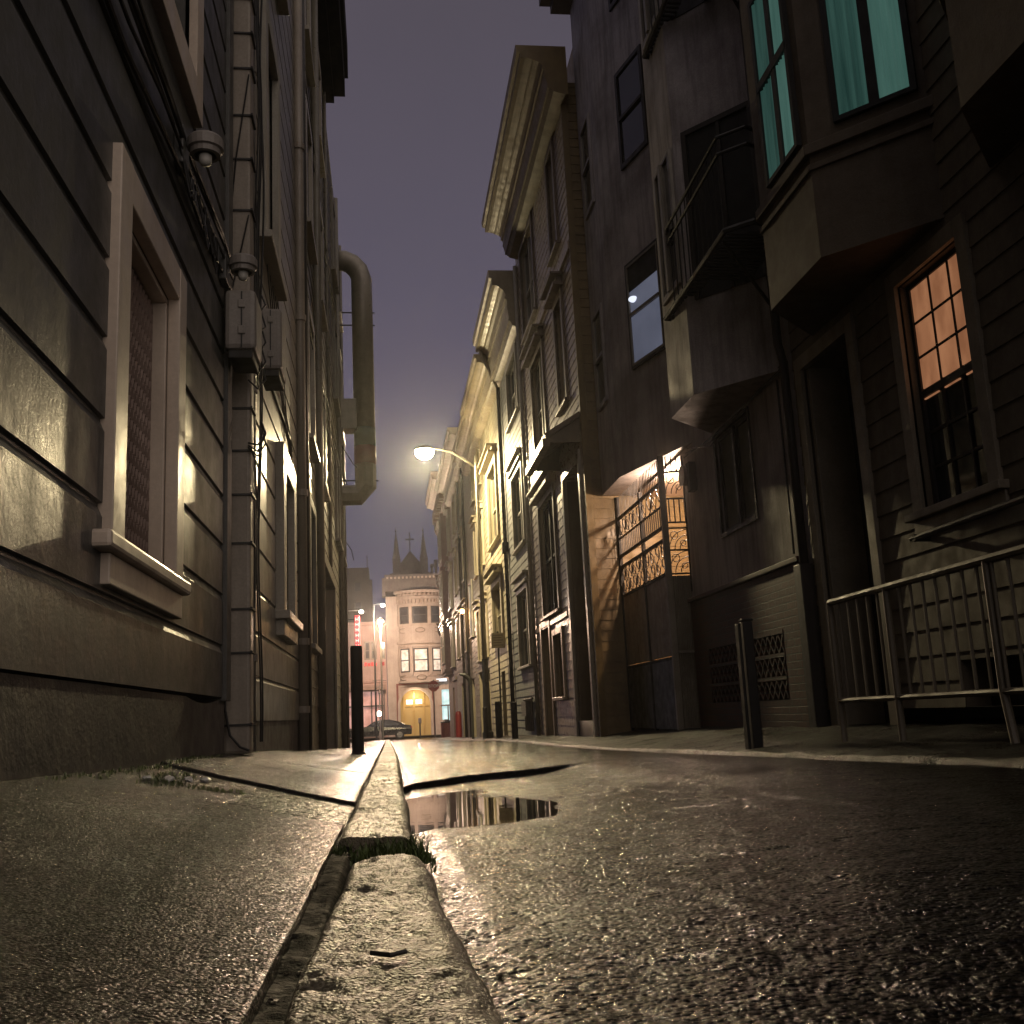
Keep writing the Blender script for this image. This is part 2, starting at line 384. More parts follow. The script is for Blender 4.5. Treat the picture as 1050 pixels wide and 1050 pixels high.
# right kerb and pavement
def z_rk(X, Y):
    e = .05*fbm(Y, Y*0+1, 1.7, 4)
    z = zKR(Y) + (zWR(Y)-zKR(Y))*np.clip((X-2.8)/1.2, 0, 1) + .02*fbm(X, Y, 3, 4) + .006*fbm(X, Y, 20, 3)
    return z - .17*(1-sstep(2.72+e, 2.79+e, X))
yr = stations(-6, YEND, .0016, .045)
xs = np.concatenate([np.linspace(2.66, 2.95, 26), np.linspace(3.0, 5.6, 40)])
X, Y = np.meshgrid(xs, yr); grid('right_pavement', X, Y, z_rk(X, Y), damp_concrete)
mb = MB(); mb.quad((-9,24.7,-.66),(-.97,24.7,-.66),(-.97,66,-1.36),(-9,66,-1.36)); struct(obj('side_pavement', mb, damp_concrete))
# cross street and the ground beyond and around
mb = MB(); mb.quad((-40,YEND-.5,-1.46),(40,YEND-.5,-1.46),(40,79,-1.5),(-40,79,-1.5))
struct(obj('cross_street', mb, asphalt))
mb = MB(); mb.box(-40,40,77.9,80.4,-1.6,-1.36); struct(obj('far_pavement', mb, concrete))
mb = MB(); mb.quad((-59,-29,-1.75),(59,-29,-1.75),(59,139,-1.75),(-59,139,-1.75)); struct(obj('ground', mb, asphalt))
# puddle
pts = []
for i in range(40):
    a = 2*PI*i/40; pts.append((.52+.66*math.cos(a), 3.8+1.4*math.sin(a), -.3635))
mb = MB().poly(pts); o = obj('puddle', mb, water); struct(o)

# ------------------------------------------------------------------ house building
def FL(X): return lambda u, d, z: (X+d, u, z)
def FR(X): return lambda u, d, z: (X-d, u, z)
def FS(Y): return lambda u, d, z: (u, Y-d, z)
def FF(A, B):     # facet between plan points A and B, outward to the left of A->B
    A = Vector(A); B = Vector(B); t = (B-A).normalized(); n = Vector((-t.y, t.x))
    if n.x > 0 and abs(n.x) > .3: n = -n
    if abs(n.x) <= .3 and n.y > 0: n = -n
    return (lambda u, d, z: (A.x+t.x*u+n.x*d, A.y+t.y*u+n.y*d, z)), (B-A).length
def lap(z0, z1, h, d):
    pr = [(z0, 0), (z0, d)]; z = z0 + h
    while z < z1 - .02: pr += [(z, .002), (z, d)]; z += h
    return pr + [(z1, .002)]
def drop(z0, z1, h, g, gw=.045):
    pr = [(z0, 0)]; z = z0 + h
    while z < z1 - .06: pr += [(z-gw, 0), (z-.012, -g), (z, -g), (z+.003, 0)]; z += h
    return pr + [(z1, 0)]
def flat(z0, z1): return [(z0, 0), (z1, 0)]
def facade(mb, fr, u0, u1, prof, ops, rev=.12):
    cuts = sorted({z for o in ops for z in (o[2], o[3])})
    P = [prof[0]]
    for a, b in zip(prof, prof[1:]):
        for c in cuts:
            if a[0] < c < b[0]:
                t = (c-a[0])/(b[0]-a[0]); P.append((c, a[1]+(b[1]-a[1])*t))
        P.append(b)
    for a, b in zip(P, P[1:]):
        zm = (a[0]+b[0])/2; iv = [(u0, u1)]
        for o in ops:
            if o[2] < zm < o[3] or (a[0] == b[0] and o[2] <= zm <= o[3]):
                nv = []
                for s, e in iv:
                    if o[1] <= s or o[0] >= e: nv.append((s, e)); continue
                    if o[0] > s: nv.append((s, o[0]))
                    if o[1] < e: nv.append((o[1], e))
                iv = nv
        for s, e in iv: mb.quad(fr(s,a[1],a[0]), fr(e,a[1],a[0]), fr(e,b[1],b[0]), fr(s,b[1],b[0]))
    for o in ops:
        a, b, c, d = o[:4]; r = -(o[4] if len(o) > 4 else rev); e = .004
        for p, q in (((a,c),(a,d)),((a,d),(b,d)),((b,d),(b,c)),((b,c),(a,c))):
            mb.quad(fr(p[0],e,p[1]), fr(q[0],e,q[1]), fr(q[0],r,q[1]), fr(p[0],r,p[1]))
def shell(mb, fr, u0, u1, z0, z1, D, d0=-.03):   # side, top and back faces of the body behind a facade
    c = lambda u, d, z: fr(u, d, z)
    mb.quad(c(u0,d0,z0), c(u0,-D,z0), c(u0,-D,z1), c(u0,d0,z1)); mb.quad(c(u1,d0,z0), c(u1,-D,z0), c(u1,-D,z1), c(u1,d0,z1))
    mb.quad(c(u0,d0,z1), c(u1,d0,z1), c(u1,-D,z1), c(u0,-D,z1)); mb.quad(c(u0,-D,z0), c(u1,-D,z0), c(u1,-D,z1), c(u0,-D,z1))
def window(h, fr, u0, u1, z0, z1, tm, sm, pm=None, tw=.1, td=.03, rec=.09, cols=1, rows=1, pair=False, double=True,
           sill=True, apron=False, hood=0, sash=.045, hm=None, plabel=None, sillw=.06):
    """a window as a part of house h: sash bars, with trim frame, sill, pane and hood as sub-parts. Returns its opening."""
    a, b, d = u0+tw, u1-tw, z1-tw; c = z0 + (.0 if sill else tw)
    s = MB(); k0, k1 = -rec, -rec+.032
    halves = [(a, (a+b)/2-.035), ((a+b)/2+.035, b)] if pair else [(a, b)]
    if pair: s.fbox(fr, (a+b)/2-.035, (a+b)/2+.035, k0, k1+.03, c, d)
    for p, q in halves:
        s.fbox(fr, p, p+sash, k0, k1, c, d); s.fbox(fr, q-sash, q, k0, k1, c, d)
        s.fbox(fr, p+sash, q-sash, k0, k1, c, c+sash*1.3); s.fbox(fr, p+sash, q-sash, k0, k1, d-sash, d)
        zs = [(c+sash*1.3, d-sash)]
        if double:
            m = (c+d)/2; s.fbox(fr, p+sash, q-sash, k0, k1+.012, m-.025, m+.025); zs = [(c+sash*1.3, m-.025), (m+.025, d-sash)]
        for za, zb in zs:
            for i in range(1, cols):
                u = p+sash+(q-p-2*sash)*i/cols; s.fbox(fr, u-.011, u+.011, k0, k1-.008, za, zb)
            for i in range(1, rows):
                z = za+(zb-za)*i/rows; s.fbox(fr, p+sash, q-sash, k0, k1-.012, z-.011, z+.011)
    w = obj('window', s, sm, h)
    g = MB().fbox(fr, a, b, k0-.012, k0+.006, c, d); obj('pane', g, pm or pane_dark, w, label=plabel)
    f = MB(); f.fbox(fr, u0, a, -.02, td, z0, z1); f.fbox(fr, b, u1, -.02, td, z0, z1); f.fbox(fr, a, b, -.02, td+.003, d, z1)
    if not sill: f.fbox(fr, a, b, -.02, td+.002, z0, c)
    obj('frame', f, tm, w, bevel=.004)
    if sill:
        f = MB().fbox(fr, u0-.06, u1+.06, -.03, td+.05, z0-sillw, z0+.003); obj('sill', f, tm, w, bevel=.008)
    if apron:
        f = MB().fbox(fr, u0, u1, -.02, td, z0-sillw-.13, z0-sillw-.002); obj('apron', f, tm, w, bevel=.004)
    if hood:
        f = MB(); f.fbox(fr, u0-.1, u1+.1, -.02, hood, z1+.002, z1+.07); f.fbox(fr, u0-.05, u1+.05, -.02, hood*.6, z1+.07, z1+.2)
        f.fbox(fr, u0-.13, u1+.13, -.02, hood+.05, z1+.2, z1+.25); obj('hood', f, hm or tm, w, bevel=.006)
    return (a, b, c, d, rec+.012)
def cornice(h, fr, u0, u1, z0, out, H, mat, bands=5, name='cornice', dent=0):
    s = MB(); pr = [(-.05, z0)]
    for i in range(19):
        t = i/18; pr.append((out*(t + .13*math.sin(2*PI*t)) + (.02 if i % 6 == 3 else 0), z0 + H*.74*(t - .11*math.sin(2*PI*t))))
        if i in (5, 11, 15): pr += [(pr[-1][0]+.035, pr[-1][1]+.004), (pr[-1][0]+.04, pr[-1][1]+.05)]
    pr += [(out+.08, z0+H*.74), (out+.08, z0+H*.86), (out+.14, z0+H*.87), (out+.16, z0+H), (-.05, z0+H)]
    A, B = fr(u0-.03, 0, 0), fr(u1+.03, 0, 0)
    s.prism([fr(u0-.03, d, z) for d, z in pr], tuple(B[k]-A[k] for k in range(3)))
    if dent:
        u = u0+.1
        while u < u1-.1: s.fbox(fr, u, u+dent*.5, 0, out*.72, z0+H*.1, z0+H*.5); u += dent
    return obj(name, s, mat, h)
def tubes(paths, r, n=8):
    s = MB()
    for p in paths: s.tube(p, r, n)
    return s

# ================================================================== LEFT SIDE
# --- grey clapboard house
h = thing('clapboard_house', 'dark grey clapboard house with a mesh-covered window, nearest on the left', 'house', (-.9, 2, -.1))
fr = FL(-.9)
ops = []
op = (3.541, 4.429, .621, 1.879, .098)
ops.append(op)
# main window with mesh screen
s = MB().fbox(fr, 3.55, 4.42, -.135, -.125, .63, 1.87); w = obj('window', s, pane_dark, h)
s = MB()
cw, ch = .05, .088
nx = int(.87/cw); nz = int(1.24/ch)
for i in range(nx+1):
    for sg in (1, -1):
        pts = []
        for k in range(nz*2+1):
            u = 3.55 + i*cw + (cw*.5 if k % 2 else 0)*sg; z = .64 + k*ch/2
            if 3.552 < u < 4.418 and z < 1.865: pts.append(fr(u, -.085 + (.004 if sg > 0 else 0), z))
        if len(pts) > 1: s.tube(pts, .0085, 4, False)
obj('mesh_screen', s, mesh_metal, w)
f = MB(); f.fbox(fr, 3.39, 3.55, -.02, .034, .632, 2.02); f.fbox(fr, 4.42, 4.57, -.02, .034, .632, 2.02); f.fbox(fr, 3.55, 4.42, -.02, .032, 1.87, 2.02)
f.fbox(fr, 3.55, 3.575, -.1, -.02, .632, 1.845); f.fbox(fr, 4.395, 4.42, -.1, -.02, .632, 1.845); f.fbox(fr, 3.55, 4.42, -.1, -.02, 1.845, 1.869)
obj('frame', f, trim_pink, w, bevel=.005)
f = MB().fbox(fr, 3.28, 4.62, -.1, .06, .57, .629); obj('sill', f, trim_pink, w, bevel=.014)
f = MB().fbox(fr, 3.385, 4.575, -.02, .03, .465, .568); obj('apron', f, trim_pink, w, bevel=.005)
ops.append(window(h, fr, 3.6, 4.86, 2.98, 4.75, trim_pink, cream_trim, tw=.17, td=.045, rec=.1, sill=False))
ops.append(window(h, fr, .4, 1.6, 1.2, 2.6, trim_pink, cream_trim, tw=.15, td=.045, rec=.1))
s = MB()
facade(s, fr, -5, 5.92, drop(.16, 9.5, .285, .015, .045), ops)
shell(s, fr, -5, 6.05, -.4, 9.5, 7)
obj('wall', s, grey_paint, h)
s = MB()      # rough plinth with an uneven top edge
yy = np.linspace(-5, 6.03, 90); tops = .15 + .012*fbm(yy, yy*0, .9, 3) - .03*(yy > 4.9)*np.sin(np.clip((yy-4.9)/1, 0, 1)*PI)
for i in range(89):
    s.hexa([fr(yy[i],-.2,-.6), fr(yy[i+1],-.2,-.6), fr(yy[i+1],-.004,-.6), fr(yy[i],-.004,-.6), fr(yy[i],-.2,tops[i]), fr(yy[i+1],-.2,tops[i+1]), fr(yy[i+1],-.012,tops[i+1]), fr(yy[i],-.012,tops[i])])
obj('plinth', s, grey_base, h)
obj('corner_board', MB().fbox(fr, 5.9, 6.06, -.05, .022, .14, 9.5), grey_paint, h, bevel=.004)

# --- conduit cables and lamps along that wall
def cable(y0, z0, y1, z1, x, sag, n=14):
    return [(x+.008*math.sin(i*1.7+z0*9), y0+(y1-y0)*i/n, z0+(z1-z0)*i/n - sag*math.sin(PI*i/n) + .008*math.sin(i*2.3+z0*20)) for i in range(n+1)]
s = MB()
for k, (z0, z1, sg) in enumerate(((2.38,2.6,.02),(2.43,2.58,.05),(2.50,2.66,.01),(2.62,2.72,.03),(2.78,2.7,.04))):
    s.tube(cable(-1, z0-.12, 5.95, z1, -.885+.008*k, sg), .008+.003*(k % 2), 6)
for k in range(10):   # loose loops near the lamps
    y = random.uniform(4.3, 5.6); s.tube([(-.87, y, 2.62), (-.84, y+.1, 2.45-.1*random.random()), (-.86, y+.25, 2.5), (-.87, y+.32, 2.64)], .005, 5)
solo('cable_bundle', s, cable_mat, 'dark sagging cables running along the grey clapboards above the window', 'cable')
def wall_lamp(y, z, label):
    t = thing('wall_lamp', label, 'lamp', (-.9, y, z), 'lamps on the grey house wall')
    s = MB().box(-.9, -.855, y-.07, y+.07, z-.1, z+.09); obj('wall_bracket', s, grey_paint, t, bevel=.008)
    s = MB().tube([(-.86,y,z+.03), (-.8,y,z+.05), (-.76,y,z+.05)], .022, 8); obj('arm', s, grey_paint, t)
    s = MB().lathe((-.77, y, z), [(.005,.065),(.07,.06),(.082,.045),(.082,.0),(.07,-.005),(.068,-.03),(.05,-.032)], 20); obj('housing', s, box_grey, t, smooth=False)
    s = MB().lathe((-.77, y, z-.03), [(.03,0),(.03,-.03),(.022,-.045),(.003,-.05)], 14); obj('bulb', s, white_paint, t, smooth=True)
wall_lamp(4.45, 2.62, 'small round lamp on the grey wall, under the upper pink-trimmed window')
wall_lamp(5.72, 2.62, 'small round lamp on the grey wall, just above the electrical box')
# electrical boxes
def ebox(name, y0, y1, x0, x1, z0, z1, label):
    t = thing(name, label, 'utility box', ((x0+x1)/2, (y0+y1)/2, z0), 'electrical boxes on the left walls')
    s = MB().box(x0, x1, y0, y1, z0+.05, z1); obj('housing', s, box_grey, t, bevel=.03)
    s = MB().box(x0+.02, x1-.02, y0+.02, y1-.02, z0, z0+.052); obj('base', s, black_metal, t, bevel=.008)
    ym = (x0+x1)/2+.01
    for zz in (z0+.14, z1-.12):
        s = MB().box(ym-.02, ym+.02, y0-.012, y0, zz, zz+.05); obj('latch', s, box_grey, t, bevel=.004)
    s = MB().box(ym-.004, ym+.004, y0-.006, y0, z0+.06, z1-.02); obj('seam', s, pole_dark, t)
ebox('electrical_box', 5.74, 6.06, -.88, -.70, 2.08, 2.5, 'pale grey electrical box with latches on the corner of the grey house')
ebox('electrical_box', 7.35, 7.75, -.89, -.71, 2.52, 3.05, 'pale grey electrical box on the cream house beside the strapped pipe')
# cream duct with straps and its loose cables
t = thing('downpipe', 'cream rectangular downpipe tied round with black straps in the corner between houses', 'pipe', (-.86, 6.3, -.14))
s = MB().box(-.945, -.79, 6.22, 6.38, -.16, 9.3); obj('pipe', s, duct_paint, t, bevel=.02)
z = .0
while z < 9:
    s = MB(); s.box(-.95, -.784, 6.208, 6.222, z, z+.012); s.box(-.79, -.776, 6.2, 6.38, z+.003, z+.016); obj('strap', s, cable_mat, t); z += random.uniform(.25, .42)
s = MB()
for k in range(6):
    x0 = -.80 + .008*k; y0 = 6.42 + .03*k; pts = []; ph = random.random()*6
    for i in range(40):
        zz = -.1 + i*.22; pts.append((x0 + .012*math.sin(i*.7+ph), y0, zz))
    if k in (2, 5, 7): pts = pts[12:]
    s.tube(pts, random.choice((.004, .006, .008)), 6)
for k in range(8):
    y = 6.25; z = random.uniform(1.6, 2.6); x = -.8
    s.tube([(x, y-.05, z), (x+.06, y-.09, z-.09*random.random()), (x+.1, y-.02, z+.1*random.random()), (x+.06, y+.1, z+.18)], .006, 5)
s.tube([(-.93,6.19,.6),(-.93,6.19,.1),(-.9,6.18,-.05),(-.84,6.17,-.12),(-.79,6.16,-.14)], .008, 6)
s.tube([(-.8,6.2,4.2),(-.88,6.2,3.6),(-.93,6.2,3.0)], .005, 5); s.tube([(-.8,6.2,3.2),(-.9,6.2,2.7)], .005, 5)
solo('cable_bundle', s, cable_mat, 'tangle of thin black cables hanging beside the strapped cream downpipe', 'cable')
t = thing('conduit', 'grey vertical conduit on the near edge of the cream house', 'pipe', (-.86, 6.75, -.15))
s = MB().tube([(-.86,6.78,-.16),(-.86,6.78,9)], .035, 10); obj('pipe', s, box_grey, t, smooth=True)
for zz in (.4, 1.5, 2.2, 3.3, 4.6): obj('clamp', MB().lathe((-.86,6.78,zz), [(.035,0),(.046,.0),(.046,.05),(.035,.05)], 12), box_grey, t)

# --- cream house
h = thing('clapboard_house', 'cream-grey clapboard house with a slim dark side window, second on the left', 'house', (-.9, 9, -.2))
fr = FL(-.9); ops = []
ops.append(window(h, fr, 8.75, 10.0, .93, 2.4, cream_trim, cream_trim, tw=.22, td=.07, rec=.1, apron=True, sillw=.07, pair=False))
ops.append(window(h, fr, 7.55, 8.7, 3.75, 5.9, white_trim, cream_trim, tw=.18, td=.06, rec=.12, pair=True))
ops.append(window(h, fr, 7.9, 9.2, 7.0, 9.0, cream_trim, cream_trim, tw=.12, td=.05, rec=.1))
s = MB(); facade(s, fr, 6.6, 11.3, drop(.03, 10.2, .31, .016, .035), ops); shell(s, fr, 6.1, 11.3, -.5, 10.2, 7); obj('wall', s, cream_paint, h)
s = MB().fbox(fr, 6.5, 11.3, -.2, -.012, -.6, .03); obj('plinth', s, grey_base, h)
obj('corner_board', MB().fbox(fr, 6.5, 6.66, -.05, .03, .0, 10.2), cream_trim, h, bevel=.004)
s = MB().tube([(-.86,11.0,-.28),(-.86,11.0,10.2)], .055, 12)
d = obj('drainpipe', s, duct_paint, h, smooth=True)
for zz in (.1, .8, 2.4, 4.4, 6.5): obj('collar', MB().lathe((-.86,11.0,zz), [(.056,0),(.07,.0),(.07,.07),(.056,.07)], 12), duct_paint, d)
s = MB().fbox(fr, 8.2, 10.0, 0, .02, 2.75, 2.78)
for k in range(5): s.tube([(-.885, 7.8+k*.22, 3.9-.0*k), (-.88, 8.6+k*.3, 3.05-.12*k), (-.885, 10.2, 2.75-.06*k)], .006, 5)
obj('wall_cable', s, cable_mat, h)

# --- tall olive building with the deep roof eave and garage doorway
h = thing('apartment_building', 'tall olive-grey building with dark doorway and black roof eave, far end of left side', 'building', (-.9, 17, -.4))
fr = FL(-.9); ops = []
ops.append((14.7, 18.5, -1.0, 2.32, .5))
ops.append(window(h, fr, 12.2, 13.3, .9, 2.7, olive_paint, olive_paint, tw=.12, td=.05))
for yy in (12.1, 14.6, 19.4, 21.6):
    for zz in (3.4, 6.2, 8.9):
        ops.append(window(h, fr, yy, yy+1.15, zz, zz+1.75, cream_trim if yy < 15 else olive_paint, olive_paint, tw=.12, td=.06, rec=.1))
s = MB(); facade(s, fr, 11.35, 24.6, lap(-.9, 11.3, .22, .014), ops); shell(s, fr, 11.35, 24.6, -1.2, 11.3, 9); obj('wall', s, olive_paint, h)
obj('door', MB().fbox(fr, 14.7, 18.5, -.5, -.44, -1.0, 2.32), dark_wood, h)
s = MB(); s.fbox(fr, 14.5, 14.7, -.02, .04, -.6, 2.5); s.fbox(fr, 18.5, 18.7, -.02, .04, -.8, 2.5); s.fbox(fr, 14.7, 18.5, -.02, .045, 2.32, 2.5); obj('door_frame', s, olive_paint, h, bevel=.006)
for yy, xx, rr, mt in ((11.62,-.86,.04,dark_wood), (12.0,-.87,.03,olive_paint), (13.9,-.84,.06,olive_paint), (14.25,-.87,.025,dark_wood), (17.0,-.86,.03,olive_paint), (20.9,-.85,.05,olive_paint), (23.2,-.86,.04,olive_paint)):
    z0 = float(zWL(yy)) if yy < 14.5 or yy > 18.6 else 2.55
    obj('drainpipe', MB().tube([(xx, yy, z0-.05), (xx, yy, 11.2)], rr, 10), mt, h, smooth=True)
obj('pilaster', MB().fbox(fr, 11.35, 11.55, -.03, .05, -.5, 11.3), dark_wood, h)
s = MB(); s.fbox(fr, 11.0, 17.5, -.3, .40, 11.45, 11.9); s.fbox(fr, 10.95, 17.6, -.3, .46, 11.9, 12.6); s.fbox(fr, 11.0, 17.45, -.3, .2, 11.28, 11.45); obj('eave', s, matte_black, h)
s = MB()
for zz in (4.9, 5.1, 5.3, 7.9, 8.2): s.tube(cable(11.6, zz, 24, zz+.1, -.86, .15), .01, 5)
s.tube([(-.86,24.2,5.7),(-.8,24.3,5.5),(-.86,24.4,5.2)], .012, 5); s.tube([(-.88,24.45,4.2),(-.75,24.5,4.0),(-.7,24.5,3.75)], .012, 5)
obj('wall_cable', s, cable_mat, h)

# --- big exhaust duct with the tricolour band
t = thing('exhaust_duct', 'big gooseneck exhaust duct with green and red painted bands, clinging to the left building', 'duct', (-.4, 22, 4.6))
cx, cy, R = -.34, 22.1, .235
pts = [(-.95, cy, 10.25)] + [(-.72+.38*math.sin(a)+.0, cy, 9.87+.38*math.cos(a)) for a in (0, .4, .8, 1.2, 1.57)] 
pts = [(-.98,cy,10.3),(-.72,cy,10.3),(-.55,cy,10.22),(-.41,cy,10.06),(cx,cy,9.85),(cx,cy,6.32)]
obj('pipe', MB().tube(pts, R, 20), galv, t, smooth=True)
obj('green_band', MB().tube([(cx,cy,6.32),(cx,cy,5.9)], R+.004, 20), green_band, t, smooth=True)
obj('red_band', MB().tube([(cx,cy,5.9),(cx,cy,5.5)], R+.004, 20), red_band, t, smooth=True)
obj('elbow', MB().tube([(cx,cy,5.5),(cx,cy,5.02),(cx-.16,cy,4.82),(-.98,cy,4.82)], R, 8), galv, t)
for zz in (9.05, 8.75, 5.15): obj('brace', MB().tube([(-.95,cy,zz),(cx+.28,cy-.02,zz-.02)], .016, 6), black_metal, t)
obj('stay_wire', MB().tube([(-.9,cy-.1,6.0),(-.6,cy-.1,5.5),(cx,cy-.2,5.2)], .012, 6), black_metal, t)
obj('vent_box', MB().box(-.95, -.5, cy-.25, cy+.2, 6.25, 6.95), galv, t, bevel=.02)

# ================================================================== bollards, lamp post, railing
def bollard(x, y, z, H, r, label, kind='round', grp='black bollards on the pavements'):
    t = thing('bollard', label, 'bollard', (x, y, z), grp)
    if kind == 'round':
        obj('post', MB().lathe((x,y,z-.05), [(r,0),(r,H+.02),(r*.9,H+.045),(.003,H+.05)], 20), black_metal, t, smooth=False)
        obj('base_ring', MB().lathe((x,y,z-.02), [(r*1.25,0),(r*1.25,.045),(r,.06)], 20), black_metal, t)
    else:
        obj('post', MB().box(x-r,x+r,y-r,y+r,z-.05,z+H), black_metal, t, bevel=.012)
        obj('flange', MB().box(x-r-.045,x-r-.02,y-r,y+r,z-.05,z+H-.02), black_metal, t, bevel=.006)
        obj('cap', MB().box(x-r-.006,x+r+.006,y-r-.006,y+r+.006,z+H,z+H+.02), black_metal, t, bevel=.006)
bollard(-.34, 12.2, -.40, 1.26, .07, 'black bollard standing on the left pavement at the kerb')
bollard(3.0, 8.3, float(zKR(8.3))+.01, 1.04, .042, 'black square bollard in front of the brick base on the right', 'sq')
bollard(2.93, 24.1, float(zKR(24.1)), .86, .075, 'black bollard on the right pavement, nearer than the lamp post')
bollard(2.93, 27.6, float(zKR(27.6)), .98, .08, 'black bollard on the right pavement, right beside the lamp post')
bollard(2.93, 31.2, float(zKR(31.2)), .95, .08, 'black bollard on the right pavement, just past the lamp post')

t = thing('street_lamp', 'lit street lamp on a tall pole with curved arm on the right pavement', 'street lamp', (3.0, 31.4, -.7), 'alley street lamps')
px, py, pz = 3.0, 31.4, float(zKR(31.4))
LAMP = Vector((1.37, 31.4, 8.2))
obj('pole', MB().tube([(px,py,pz+2.4),(px-.02,py,7.75),(px-.02,py,8.05)], [.075,.05,.045], 14), pole_metal, t, smooth=True)
obj('pole_base', MB().lathe((px,py,pz-.05), [(.17,0),(.17,.25),(.125,.3),(.11,1.2),(.095,2.45)], 18), pole_dark, t, smooth=False)
obj('arm', MB().tube([(px-.02,py,7.65),(px-.4,py,7.93),(px-.8,py,8.18),(px-1.2,py,8.28),(1.55,py,8.29)], [.035,.032,.03,.028,.028], 10), pole_metal, t, smooth=True)
s = MB().lathe((0,0,0), [(.01,.13),(.11,.12),(.19,.06),(.21,0),(.2,-.01)], 20)
s.v = [(LAMP.x+v[0]*1.6, LAMP.y+v[1]*1.4, LAMP.z+.06+v[2]) for v in s.v]; hd = obj('lamp_head', s, pole_metal, t, smooth=True)
lamp_glass = emit('lit_lamp_glass', (1.0,.84,.48), 220)
s = MB().lathe((0,0,0), [(.195,0),(.2,-.06),(.16,-.15),(.09,-.2),(.003,-.215)], 20)
s.v = [(LAMP.x+v[0]*1.5, LAMP.y+v[1]*1.3, LAMP.z+.05+v[2]*1.35) for v in s.v]; obj('lens', s, lamp_glass, hd, smooth=True)
# sign on the pole
t = thing('parking_sign', 'small tan notice sign on a thin post before the pale cream house', 'sign', (3.1, 29.15, 1.8))
obj('plate', MB().box(3.0, 3.38, 29.16, 29.18, 1.82, 2.25), tan_far, t)
s = MB()
for k in range(5): s.box(3.05, 3.33-.05*(k % 2), 29.154, 29.16, 2.17-.07*k, 2.195-.07*k)
obj('text_lines', s, brown_trim, t)
obj('sign_post', MB().tube([(3.19,29.2,float(zWR(29.2))-.1),(3.19,29.2,2.3)], .025, 8), pole_dark, t)

# railing on the right pavement
t = thing('railing', 'low pale metal barrier railing on the right pavement in front of the beige house', 'railing', (3.3, 5.5, -.22))
s = MB(); s.tube([(3.3,7.3,.69),(3.3,2.6,.72)], .026, 8); obj('top_rail', s, rail_paint, t)
s = MB(); s.tube([(3.3,7.3,-.03),(3.3,2.6,.0)], .02, 8); obj('bottom_rail', s, rail_paint, t)
for yy in (7.3, 6.42, 5.25, 4.1, 2.9):
    g = float(zWR(yy))-.06; lean = .0 if yy != 5.25 else .05
    obj('post', MB().tube([(3.3,yy-lean,g-.05),(3.3,yy,.0),(3.3,yy,.7)], .024, 8), rail_paint, t)
yy = 7.15
while yy > 2.7:
    if min(abs(yy-p) for p in (6.42,5.25,4.1,2.9)) > .05: obj('baluster', MB().tube([(3.3,yy,-.02),(3.3,yy,.70)], .011, 6), rail_paint, t)
    yy -= .15

# ================================================================== RIGHT SIDE
# --- beige house with bay windows
h = thing('bay_window_house', 'beige clapboard house with overhanging bays and a glowing teal window, nearest on the right', 'house', (4.2, 6, -.2))
fr = FR(4.2); ops = []
blind = emit('lit_orange_blind', (.54,.24,.115), .62, (.34,.14,.065), (1,3,1.2), 1.7)
ow = window(h, fr, 6.33, 7.5, 1.38, 3.36, beige_trim, dark_wood, tw=.13, td=.04, rec=.1, cols=3, rows=3, sash=.04)
ops.append(ow)
w = [o for o in h.children if o.name.startswith('window')][-1]
obj('blind', MB().fbox(fr, ow[0]+.02, ow[1]-.02, -.096, -.084, 2.36, ow[3]-.02), blind, w)
s = MB(); 
for k in range(3): s.fbox(fr, ow[0]+.06+k*.3, ow[0]+.27+k*.3, -.094, -.082, 2.27, 2.305)
obj('blind_gap', s, blind, w)
obj('apron', MB().fbox(fr, 6.3, 7.53, -.02, .03, 1.2, 1.318), beige_trim, w, bevel=.004)
ops.append((8.28, 9.3, -.5, 3.2, .45))
ops.append((6.2, 7.15, -.12, .22, .2))
s = MB(); facade(s, fr, -.5, 9.55, lap(-.12, 12, .2, .014), ops); shell(s, fr, -.5, 9.55, -.6, 12, 7); obj('wall', s, beige_paint, h)
s = MB(); s.fbox(fr, 8.14, 8.28, -.02, .045, -.3, 3.34); s.fbox(fr, 9.3, 9.44, -.02, .045, -.3, 3.34); s.fbox(fr, 8.28, 9.3, -.02, .047, 3.2, 3.34)
s.fbox(fr, 9.24, 9.3, -.4, -.02, -.3, 3.2); s.fbox(fr, 8.28, 8.34, -.4, -.02, -.3, 3.2)
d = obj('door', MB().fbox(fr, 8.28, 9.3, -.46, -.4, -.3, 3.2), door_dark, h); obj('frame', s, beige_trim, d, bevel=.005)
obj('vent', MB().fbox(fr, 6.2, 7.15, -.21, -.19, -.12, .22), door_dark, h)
s = MB(); s.tube([(4.08,7.42,1.17),(4.08,4.6,1.2)], .024, 8); s.tube([(4.2,7.36,1.17),(4.06,7.36,1.17)], .03, 8); s.tube([(4.2,5.6,1.19),(4.07,5.6,1.19)], .02, 8)
obj('handrail', s, dark_wood, h)
# bays: plan polygon from the far wall point round to the near wall point
def bay(h, P, z0, z1, mat, wall_z=None, sillz=(), out=.05):
    s = MB(); n = len(P)
    lo = [z0]*n
    for i in range(n-1): s.quad((*P[i],lo[i]), (*P[i+1],lo[i+1]), (*P[i+1],z1), (*P[i],z1))
    s.poly([(*p, l) for p, l in zip(P, lo)]); s.poly([(*p, z1) for p in P])
    b = obj('bay', s, mat, h)
    for zz, hh, oo in sillz:
        s = MB()
        for A, B in zip(P, P[1:]):
            f, L = FF(A, B); s.fbox(f, -.02, L+.02, -.01, oo, zz, zz+hh)
        obj('sill_band', s, mat, b, bevel=.006)
    return b
P = [(4.25,9.07),(3.53,8.37),(3.53,7.28),(4.25,6.53)]
b = bay(h, P, 3.45, 11, bay_stucco, sillz=((4.33,.09,.05),(4.2,.05,.025)))
